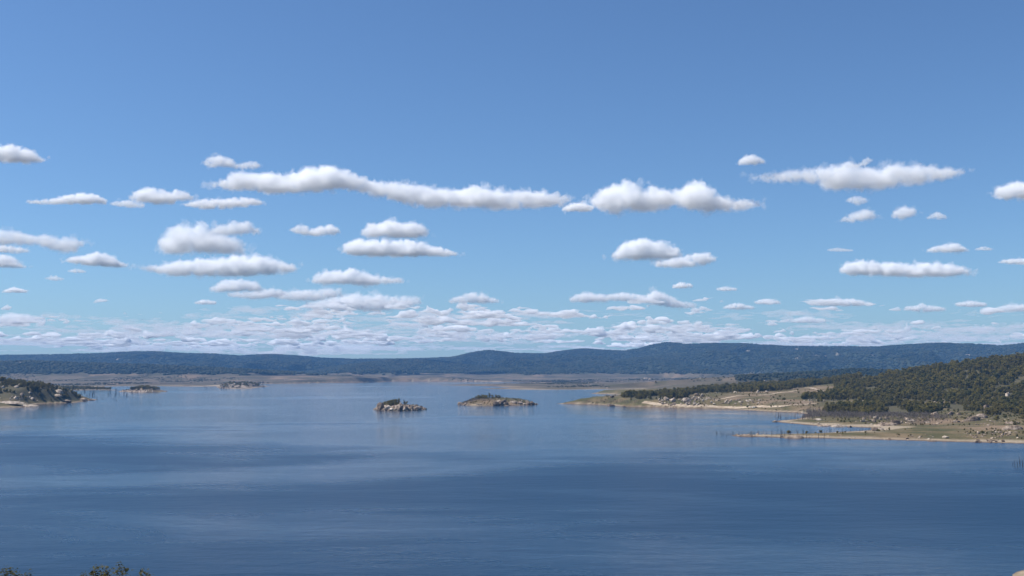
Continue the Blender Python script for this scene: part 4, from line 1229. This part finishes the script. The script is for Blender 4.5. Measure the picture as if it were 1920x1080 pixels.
# the larger island
for a in [(864, 759, 12, 6, 'pale block at the left tip of the larger island', None, 'granite'), (872, 759.5, 7, 3, 'small block beside the left tip of the larger island', None, 'granite'),
          (930, 760, 13, 6, 'dark low block at the front of the larger island', None, 'granite_stain'), (938, 759.8, 10, 6, 'dark block right of the low dark one on the larger island', None, 'granite_stain'),
          (944, 758, 13, 6, 'biggest brown boulder in the middle of the larger island', None, 'granite_stain'), (950, 759.8, 8, 4.5, 'dark wet rock below the biggest boulder on the larger island', None, 'granite_stain'),
          (934, 755, 15, 3, 'pale slab behind the biggest boulder on the larger island', None, 'granite_pale', .05, .6, 'rock_slab', .06), (962, 757, 22, 3.6, 'long pale slab on the right half of the larger island', None, 'granite_pale', -.05, .5, 'rock_slab', .06),
          (976, 758, 9, 3.2, 'pale block right of the long slab on the larger island', None, 'granite_pale'), (990, 758.8, 10, 4.5, 'round pale boulder near the right end of the larger island', None, 'granite'),
          (998, 759, 9, 5.5, 'dark round boulder at the right end of the larger island', None, 'granite_stain'), (1005, 759, 6, 4.5, 'last small dark rock off the right end of the larger island', None, 'granite_stain')]:
    boulder_px(*a)
for i in range(24):
    bx_ = r_.uniform(936, 995); boulder_px(bx_, r_.uniform(753.5, 759.5), r_.uniform(3, 8), r_.uniform(2, 4), 'boulder on the right half of the larger island', 'boulders on the right half of the larger island', r_.choice(['granite', 'granite_pale', 'granite_stain']))
for i in range(8):
    boulder_px(r_.uniform(860, 930), r_.uniform(758, 760), r_.uniform(3, 6), r_.uniform(1.5, 3), 'small rock along the left waterline of the larger island', 'rocks on the left waterline of the larger island', 'granite')
# boulder field below the tree belt
for i in range(62):
    bx_ = r_.gauss(1290, 30); by_ = r_.uniform(742, 761)
    if not 1222 < bx_ < 1348: continue
    boulder_px(bx_, by_, r_.uniform(3, 9), r_.uniform(2, 4.2), 'boulder in the field below the tree belt', 'boulders in the field below the tree belt', r_.choice(['granite', 'granite_pale', 'granite_pale']))
for a in [(1308, 742, 12, 6, 'dark-sided crag at the top of the boulder field', None, 'granite_stain'), (1316, 744, 8, 5, 'pale crag beside the dark-sided one above the boulder field', None, 'granite_pale'), (1288, 755, 18, 6, 'broad pale dome in the middle of the boulder field', None, 'granite_pale'), (1262, 754, 13, 6, 'pale dome at the left of the boulder field', None, 'granite_pale'), (1250, 752, 10, 6, 'rounded pale block at the left end of the boulder field', None, 'granite_pale'),
          (1379, 736.5, 7, 2.6, 'lone white rock on the open slope below the tree belt', None, 'granite_pale'), (1343, 737, 6, 2.5, 'small white rock at the edge of the tree belt', None, 'granite_pale'), (1421, 736, 6, 4, 'pale rock beside the tree on the open slope', None, 'granite_pale'), (1438, 736, 7, 3, 'white rock right of the tree on the open slope', None, 'granite_pale'), (1145, 761.5, 16, 4, 'dark rocks in the water off the sandy shore left of the boulder field', None, 'granite_stain'), (1172, 763, 8, 2.5, 'small dark rock off the sandy shore', None, 'granite_stain'), (1148, 745.5, 10, 4, 'dark rock at the water end of the tree belt', None, 'granite_stain')]:
    boulder_px(*a)
for i in range(24):
    boulder_px(r_.uniform(1345, 1425), r_.uniform(750, 759), r_.uniform(4, 9), r_.uniform(1.6, 3.4), 'rock on the slope above the parked cars', 'rocks on the slope above the parked cars', r_.choice(['granite', 'granite_pale']))
for i in range(12):
    boulder_px(r_.uniform(1512, 1548), r_.uniform(743, 757), r_.uniform(3, 6), r_.uniform(2, 4), 'rock on the bushy rise right of the beach', 'pale rocks on the bushy rise', 'granite_pale')
# right flat
for a in [(1756, 782, 18, 12, 'big round boulder standing alone at the foot of the wood', None, 'granite'), (1664, 799, 50, 6.5, 'long whaleback slab with a dark right end', None, 'granite', .12, .35, 'rock_slab', .06), (1680, 796.5, 20, 8, 'blunt dark head of the long whaleback slab', None, 'granite_stain', 0, .6),
          (1494, 822, 44, 6.5, 'broad pale granite slab at the water end of the near spit', None, 'granite', .05, .6, 'rock_slab', .02), (1397, 818, 32, 3.2, 'low pale rock at the tip of the near spit', None, 'granite', .05, .4, 'rock_slab', .03),
          (1828, 790, 42, 11, 'long pink slab leaning below the tall green bush', None, 'granite', .22, .4, 'rock_slab', .06), (1845, 784, 26, 7, 'upper end of the leaning pink slab', None, 'granite', .2, .5),
          (1905, 806, 50, 9, 'bare rock rib rising towards the right edge', None, 'granite', .2, .5, 'rock_slab', .06), (1902, 795, 36, 5, 'flat pale slab behind the round bush near the right edge', None, 'granite', .08, .5, 'rock_slab', .05),
          (1642, 808, 16, 6, 'dark-ended rock at the head of the narrow inlet', None, 'granite_stain'), (1652, 806, 14, 4, 'pale rock behind the dark-ended one at the inlet head', None, 'granite_pale'),
          (1750, 828, 22, 2.6, 'dark flat rock at the water edge of the right shore', None, 'granite_stain', .1, .5, 'rock_slab', .04), (1775, 822, 12, 4, 'pair of pale rocks just above the right beach', None, 'granite_pale'),
          (1748, 757, 12, 5, 'white rock face at the edge of the wood above the round boulder', None, 'granite_pale'), (1755, 763, 10, 9, 'pale broken rock face under the white one in the wood', None, 'granite_pale'), (1775, 765, 16, 5, 'pale slab at the wood edge right of the round boulder', None, 'granite_pale'),
          (1851, 767, 11, 7, 'square pink boulder among the trees at the foot of the hill', None, 'granite'), (1891, 743, 11, 9, 'white crag among the trees high on the right', None, 'granite_pale'), (1783, 778, 12, 6, 'pink block right of the big round boulder', None, 'granite'), (1800, 778, 11, 5, 'brown block further right of the big round boulder', None, 'granite'),
          (1575, 800.5, 34, 4.5, 'pale low cliff along the second spit', None, 'granite_pale', .05, .4, 'rock_slab', .03), (1548, 799.5, 30, 3, 'pink shelf left of the pale low cliff on the second spit', None, 'granite', .05, .4, 'rock_slab', .03), (1594, 801, 9, 4, 'dark rounded rock at the right end of the second spit cliff', None, 'granite_stain'),
          (1453, 791.5, 12, 3, 'pink rocks at the tip of the second spit', None, 'granite'), (1536, 788, 20, 3, 'pale flat rock on the grass of the second spit', None, 'granite_pale', .05, .5), (1644, 786, 12, 8, 'pale upright block left of the round boulder', None, 'granite_pale'), (1640, 792, 8, 6, 'pink block below the pale upright one', None, 'granite')]:
    boulder_px(*a)
for i in range(34):
    boulder_px(r_.uniform(1610, 1800), r_.uniform(781, 797), r_.uniform(5, 14), r_.uniform(2, 5), 'rock on the stony ground below the wood', 'rocks on the stony ground below the wood', r_.choice(['granite', 'granite_pale', 'granite']), dep=.8)
for i in range(16):
    boulder_px(r_.uniform(1822, 1888), r_.uniform(812, 821), r_.uniform(4, 10), r_.uniform(2, 4.5), 'rock in the stone ridge behind the right beach', 'stones behind the right beach', r_.choice(['granite', 'granite_stain']))
for i in range(15):
    boulder_px(r_.uniform(1824, 1885), r_.uniform(825, 830), r_.uniform(4, 11), r_.uniform(1.6, 4), 'wet rock at the waterline near the right edge', 'wet rocks at the waterline near the right edge', r_.choice(['granite_stain', 'granite_stain', 'granite']))
# left headland
for a in [(6, 757, 70, 4, 'great pale rock sheet sloping into the lake at the left edge', None, 'granite_pale', -.16, .5, 'rock_slab', .05), (38, 761, 56, 2.4, 'lower tongue of the pale rock sheet at the left edge', None, 'granite_pale', -.12, .5, 'rock_slab', .05),
          (107, 738, 20, 6.5, 'pale tilted slab high on the tip of the left headland', None, 'granite_pale', -.2, .4, 'rock_slab', .08), (103, 745, 22, 3.5, 'narrow white slab under the tilted one on the left headland', None, 'granite_pale', -.12, .4, 'rock_slab', .05), (150, 750, 24, 4.5, 'long rock rib running down to the left headland tip', None, 'granite', -.2, .4, 'rock_slab', .06), (170, 751, 20, 3, 'dark low rocks at the very tip of the left headland', None, 'granite_stain', -.1, .5), (125, 754.5, 14, 4, 'rounded pale rock at the waterline of the left headland', None, 'granite'),
          (40, 743, 8, 6, 'reddish boulder with a pale face on the left headland', None, 'granite'), (60, 750, 8, 5, 'pale rounded boulder on the grass of the left headland', None, 'granite_pale'), (28, 748, 9, 5, 'grey boulder above the pale rock sheet', None, 'granite_pale'), (30, 727, 10, 4, 'white rock on the upper slope of the left headland', None, 'granite_pale'), (35, 724, 7, 3.5, 'smaller white rock above another on the left headland slope', None, 'granite_pale'), (5, 728, 8, 4, 'pale rock near the left edge on the headland slope', None, 'granite_pale'), (55, 738, 6, 3, 'small pale rock amid the left headland scrub', None, 'granite_pale')]:
    boulder_px(*a)
for i in range(14):
    boulder_px(r_.uniform(15, 70), r_.uniform(744, 753), r_.uniform(3, 7), r_.uniform(2, 3.5), 'little boulder above the left headland shore', 'small boulders above the left headland shore', 'granite_pale')
# far left island and point
for i in range(26):
    boulder_px(r_.uniform(224, 312), r_.uniform(731.5, 735), r_.uniform(3, 6), r_.uniform(1.5, 2.8), 'rock at the foot of the far left island', 'rocks around the far left island', r_.choice(['granite', 'granite_pale']))
for i in range(24):
    bx_ = r_.choice([r_.uniform(412, 435), r_.uniform(435, 462), r_.uniform(474, 500)])
    boulder_px(bx_, r_.uniform(717, 728) if bx_ > 434 else r_.uniform(726, 729), r_.uniform(4, 7), r_.uniform(2, 4), 'rock on the point by the far left shore', 'rocks on the far left point', r_.choice(['granite', 'granite_pale']))

# loose stones too small to count
ST = stock('stone_mass', [BOULD['granite'][0], BOULD['granite_pale'][1], BOULD['granite'][2], BOULD['granite_pale'][3], BOULD['granite_stain'][4]])
x, y, z = sample_world(120000, 900, 2700, -.5, .6, 51); px, py = project(x, y, z)
mm = np.zeros(len(x), bool)
for ox, oy, rx, ry, dn in [(1290, 752, 60, 10, .95), (1385, 755, 45, 6, .35), (1700, 790, 100, 9, .22), (1860, 815, 55, 12, .3), (1520, 797, 60, 5, .3), (1480, 757, 50, 8, .15), (1860, 790, 60, 8, .25), (40, 750, 45, 8, .2), (1740, 812, 40, 5, .12), (1400, 817, 40, 4, .2), (1480, 818, 110, 4, .3), (1700, 822, 230, 5, .16), (1250, 762, 130, 3, .1), (1530, 770, 40, 8, .2)]:
    mm |= ((((px - ox) / rx) ** 2 + ((py - oy) / ry) ** 2) < 1) & (rng.random(len(x)) < dn)
mm &= (z > -.1)
s = rng.uniform(.35, 1.5, mm.sum()) ** 1.6
scatter('loose_stones', np.stack([x[mm], y[mm], z[mm]], 1), s, 5, ST, 'loose stones strewn between the larger rocks on the shores', squash=s * .6, seed=17)
# rocks at the foot of islands
for nm, poly, n, lo, hi, lab, zr in (('island_rubble', ISL1, 700, .8, 2.4, 'broken rock between the blocks of the boulder island', 9), ('larger_island_rubble', ISL2, 160, .5, 1.4, 'small rocks along the edge of the larger island', 3.2), ('far_island_rubble', ISL3, 300, .8, 2.2, 'rubble round the edge of the far left island', 6)):
    r = np.random.default_rng(61); a, b = poly.min(0), poly.max(0)
    xx, yy = r.uniform(a[0], b[0], n * 3), r.uniform(a[1], b[1], n * 3); zz = zt(xx, yy)
    k = (zz > -.3) & (zz < zr) & (sdist(np.stack([xx, yy], 1), poly) > -3); s = r.uniform(lo, hi, k.sum())
    scatter(nm, np.stack([xx[k], yy[k], zz[k]], 1), s, 5, ST, lab, squash=s * .7, seed=62)
# white specks of granite and cleared ground on the plain
x, y, z = sample_world(5200, 3300, 7000, -.5, .5, 71)
cl = fbm2(x / 120, y / 200, 3, 72)
k = (z > 2) & (cl > .52) & (z < 45)
s = rng.uniform(1.2, 4.5, k.sum())
scatter('plain_rocks', np.stack([x[k], y[k], z[k]], 1), s, 5, ST, 'pale rocks dotted over the plain', squash=s * .45, seed=73)
# granite knobs with trees on the plain
for a in [(1209, 711, 4.5, 2.6), (1213, 711, 3.5, 2.6), (1219, 714, 6, 4.5), (1204, 714, 6, 2)]:
    boulder_px(a[0], a[1], a[2], a[3], {1209: 'white knob of rock on the plain, left of a close pair', 1213: 'white knob of rock on the plain, right of a close pair', 1219: 'largest white knob on the plain, on pink earth', 1204: 'low white rock left of the knobs on the plain'}[a[0]], None, 'granite_pale')
for bx_, by_, h in ((1199, 713, 9), (1202, 712.5, 9), (1205, 712, 10), (1207, 714, 8), (1224, 713, 11), (1229, 718, 7), (1178, 715, 6), (1212, 714, 6)):
    q = hit(bx_, by_); s = h / TREES[1][2]
    put_tree('plain_tree', 1, (q[0], q[1], q[2] - .3), s * 1.15, bx_, 'dark tree by the white knobs on the plain', 'trees by the rock knobs on the plain', s)

# ------------------------------------------------------------------ dirt tracks
def track(label, pts, width):
    c = [hit(a, b) for a, b in pts]; c = np.array([q for q in c if q is not None])
    out = []
    for i in range(len(c) - 1):
        p0, p1, p2, p3 = c[max(i - 1, 0)], c[i], c[i + 1], c[min(i + 2, len(c) - 1)]
        n = max(4, int(np.linalg.norm((p2 - p1)[:2]) / 4))
        for t in np.arange(n) / n:
            out.append(.5 * ((2 * p1) + (-p0 + p2) * t + (2 * p0 - 5 * p1 + 4 * p2 - p3) * t * t + (-p0 + 3 * p1 - 3 * p2 + p3) * t ** 3)[:2])
    out = np.array(out); d = np.gradient(out, axis=0); d /= np.linalg.norm(d, axis=1)[:, None]
    nrm = np.stack([-d[:, 1], d[:, 0]], 1)
    cols = []
    for k in np.linspace(-.5, .5, 5):
        wv = width * (1 + .18 * vnoise2(np.arange(len(out)) / 9., np.full(len(out), k * 3)))
        q = out + nrm * (wv * k)[:, None]
        cols.append(np.column_stack([q, np.maximum(zt(q[:, 0], q[:, 1]), .1) + .16]))
    V = np.stack(cols, 1).reshape(-1, 3); n = len(out)
    ii = np.arange(n * 5).reshape(n, 5)
    fq = np.stack([ii[:-1, :-1].ravel(), ii[:-1, 1:].ravel(), ii[1:, 1:].ravel(), ii[1:, :-1].ravel()], 1)
    tag(link('dirt_track', np_mesh('dirt_track', V, fq, True), M['track']), kind='structure')
track('', [(1342, 752), (1352, 748), (1368, 745), (1385, 742), (1402, 741.5), (1420, 741), (1440, 739.5), (1465, 736), (1488, 733), (1500, 731)], 7)
track('', [(1510, 727), (1524, 728.5), (1536, 731.5), (1543, 734)], 8)
track('', [(1205, 754.5), (1240, 758.5), (1300, 762), (1350, 763.2), (1400, 763.5), (1440, 762.5), (1480, 760), (1530, 756)], 9)
track('', [(1565, 758), (1590, 753), (1625, 750.5)], 7)

# ------------------------------------------------------------------ parked cars
def box(b, x0, x1, y0, y1, z0, z1, top=None):
    tx0, tx1, ty = (x0, x1, 0) if top is None else top
    v = [(x0, y0, z0), (x1, y0, z0), (x1, y1, z0), (x0, y1, z0), (tx0, y0 + ty, z1), (tx1, y0 + ty, z1), (tx1, y1 - ty, z1), (tx0, y1 - ty, z1)]
    b.add((np.array(v, float), [(0, 3, 2, 1), (4, 5, 6, 7), (0, 1, 5, 4), (1, 2, 6, 5), (2, 3, 7, 6), (3, 0, 4, 7)]))
def paint(name, c, rough=.35):
    m, nt, nd, lk, out = new_mat(name)
    b = N(nd, 'ShaderNodeBsdfPrincipled', i_Roughness=rough); n1 = noise(nd, lk, nd.new('ShaderNodeTexCoord').outputs['Object'], 2.0)
    lk.new(mixc(nd, lk, n1, tuple(v * .9 for v in c), c), b.inputs['Base Color']); lk.new(b.outputs[0], out.inputs['Surface']); return m
M['white_paint'] = paint('white_paint', (.8, .8, .78)); M['dark_paint'] = paint('dark_paint', (.03, .035, .045)); M['glass'] = paint('window_glass', (.015, .018, .02), .1); M['rubber'] = paint('rubber', (.015, .015, .015), .8); M['steel'] = paint('steel_rim', (.35, .35, .36), .4)
def wheel_mesh(r0, r1, w):
    s = Soup(); n = 14; a = np.arange(n) * 2 * math.pi / n
    ring = lambda r, yy: np.stack([np.cos(a) * r, np.full(n, yy), np.sin(a) * r], 1)
    v = np.vstack([ring(r1, -w / 2), ring(r0, -w / 2), ring(r0, w / 2), ring(r1, w / 2)])
    f = [(k * n + i, k * n + (i + 1) % n, ((k + 1) % 4) * n + (i + 1) % n, ((k + 1) % 4) * n + i) for k in range(4) for i in range(n)]
    s.add((v, f)); return s
def car(px_, py_, rz, mat, label, cabin_mat=None):
    q = hit(px_, py_)
    e = bpy.data.objects.new('parked_car', None); COL.objects.link(e); e.location = q; e.rotation_euler = (0, 0, rz); tag(e, label, 'car', 'cars parked by the beach')
    s = Soup(); box(s, -2.3, 2.35, -.92, .92, .42, 1.05, (-2.25, 2.2, .06)); box(s, -2.2, 1.0, -.86, .86, 1.05, 1.12, (-2.15, .95, .05)); box(s, -2.0, .35, -.74, .74, 1.78, 1.86, (-1.9, .25, .06))
    for xx, xt in ((-2.12, -1.95), (-.75, -.75), (.9, .3)):
        for sy in (-1, 1):
            s.add(tube((xx, sy * .82, 1.1), (xt, sy * .72, 1.8), .06, .05, 4))
    body = link('body', s.mesh('body'), mat, e)
    s = Soup(); box(s, -2.1, .9, -.80, .80, 1.11, 1.79, (-1.93, .3, .1)); link('window', s.mesh('window'), M['glass'], e)
    for sx in (-1.45, 1.45):
        for sy in (-.82, .82):
            w = link('wheel', wheel_mesh(.38, .22, .24).mesh('tyre'), M['rubber'], e); w.location = (sx, sy, .38)
            rim = wheel_mesh(.225, .03, .2); link('rim', rim.mesh('rim'), M['steel'], w)
    for sy in (-.62, .62):
        s = Soup(); box(s, 2.3, 2.38, sy - .2, sy + .2, .72, .92); link('headlight', s.mesh('headlight'), M['steel'], e)
    s = Soup(); box(s, 2.28, 2.45, -.88, .88, .42, .6); link('bumper', s.mesh('bumper'), M['rubber'], e)
car(1408, 764.6, 1.0, M['white_paint'], 'white car parked apart at the left end of the beach row')
car(1413.6, 764.8, .25, M['white_paint'], 'white car side-on in the middle of the beach row')
car(1418.6, 764.9, -.1, M['dark_paint'], 'dark car at the right end of the beach row')

# ------------------------------------------------------------------ tops of young trees on the near bank
def near_tree(px_, top_py, D, w_px, seed, label):
    X = (px_ - 960) / F * D; g = float(bank_z(np.array([[X, D]]))[0])
    top = CAM_H - (top_py - HORIZON) / F * D
    h = top - g + .27
    r = np.random.default_rng(seed)
    w = max(w_px * D / F * 1.8, 1.2)
    e = bpy.data.objects.new('young_tree', None); COL.objects.link(e); e.location = (X, D, g - .05); tag(e, label, 'tree', 'young trees on the near bank')
    s = Soup(); s.add(tube((0, 0, -.3), (.05, 0, h * .5), .06, .045)); s.add(tube((.05, 0, h * .5), (0, .03, h * .97), .045, .012, 4))
    pts = []
    nb = 60
    for k in range(nb):
        t = .18 + .8 * (k + r.random()) / nb; a = r.uniform(0, 6.28)
        L = w * .5 * (1 - t) ** .4 * r.uniform(.55, 1.15) * 1.25 + .05
        p = np.array([0, 0, t * h]); q = p + np.array([math.cos(a) * L, math.sin(a) * L, L * .8 * r.uniform(.5, 1.2)])
        if q[2] > h: q[2] = h
        s.add(tube(p, q, .012, .004, 3))
        m_ = 26; tt = r.uniform(.25, 1.08, m_)[:, None]
        pts.append(p + (q - p) * tt + r.normal(size=(m_, 3)) * .075)
    pp = np.vstack(pts); fc = pp * np.array([1, 1, .2]); fc /= np.maximum(np.linalg.norm(fc, axis=1), .05)[:, None]
    v, f = tri_soup(pp, .055, r, fc)
    link('crown', np_mesh('crown', v, f), M['leaf_bush'], e); link('trunk', s.mesh('trunk'), M['bark'], e)
for a in [(-4, 1068, 40, 26, 1, 'young tree cut by the bottom left corner'), (28, 1067, 40, 26, 2, 'bushy treetop poking up near the bottom left corner'), (44, 1073, 41, 14, 3, 'thin treetop just right of the bushy one near the left corner'), (188, 1067, 40, 22, 4, 'left of three treetops together at the bottom edge'),
          (214, 1064, 40, 34, 5, 'widest of three treetops together at the bottom edge'), (241, 1063, 41, 24, 6, 'right and pointed of three treetops at the bottom edge'), (284, 1071, 40, 16, 7, 'small lone treetop at the bottom edge right of the three'), (58, 1076, 42, 12, 8, 'very small sprig near the bottom left corner'), (174, 1075, 41, 10, 9, 'small sprig left of the three treetops')]:
    near_tree(*a)

# ------------------------------------------------------------------ labels that would be shared: say which one by its place
ORD = 'first second third fourth fifth sixth seventh eighth ninth tenth eleventh twelfth thirteenth fourteenth'.split()
def single_out():
    by = {}
    for o in SC.objects:
        if o.parent is None and 'label' in o and 'category' in o: by.setdefault(o['label'], []).append(o)
    for lab, obs in by.items():
        if len(obs) < 2: continue
        obs.sort(key=lambda o: o.location.x / o.location.y)
        parts = [('', obs)]
        if len(obs) > 14:
            k = len(obs) / 3.0
            parts = [(w, obs[int(i * k):int((i + 1) * k)]) for i, w in enumerate((', left third', ', middle third', ', right third'))]
        fin = []
        for w, g in parts:
            if len(g) > 14:
                d = sorted(o.location.y for o in g); mid = d[len(d) // 2]
                fin += [(w + ' front', [o for o in g if o.location.y < mid]), (w + ' back', [o for o in g if o.location.y >= mid])]
            else: fin.append((w, g))
        for w, g in fin:
            if len(g) == 1: g[0]['label'] = lab + w
            elif len(g) <= 14:
                for i, o in enumerate(g): o['label'] = '%s%s, %s from left' % (lab, w, ORD[i])
            else:
                for o in g: o['label'] = lab + w
single_out()
# ------------------------------------------------------------------ the air
def haze_box():
    x0, x1, y0, y1, z0, z1 = -13500, 13500, -800, 14400, -14, 385
    me = np_mesh('haze', [(x0, y0, z0), (x1, y0, z0), (x1, y1, z0), (x0, y1, z0), (x0, y0, z1), (x1, y0, z1), (x1, y1, z1), (x0, y1, z1)],
                 [(0, 3, 2, 1), (4, 5, 6, 7), (0, 1, 5, 4), (1, 2, 6, 5), (2, 3, 7, 6), (3, 0, 4, 7)])
    m, nt, nd, lk, out = new_mat('haze_air')
    v = nd.new('ShaderNodeVolumePrincipled')
    v.inputs['Color'].default_value = (0.22, 0.52, 1.0, 1)
    v.inputs['Density'].default_value = 3.5e-5
    v.inputs['Anisotropy'].default_value = 0.0
    lk.new(v.outputs[0], out.inputs['Volume'])
    o = link('haze', me, m)
    tag(o, 'thin blue air between the viewer and the far hills', None, None, 'stuff')
haze_box()
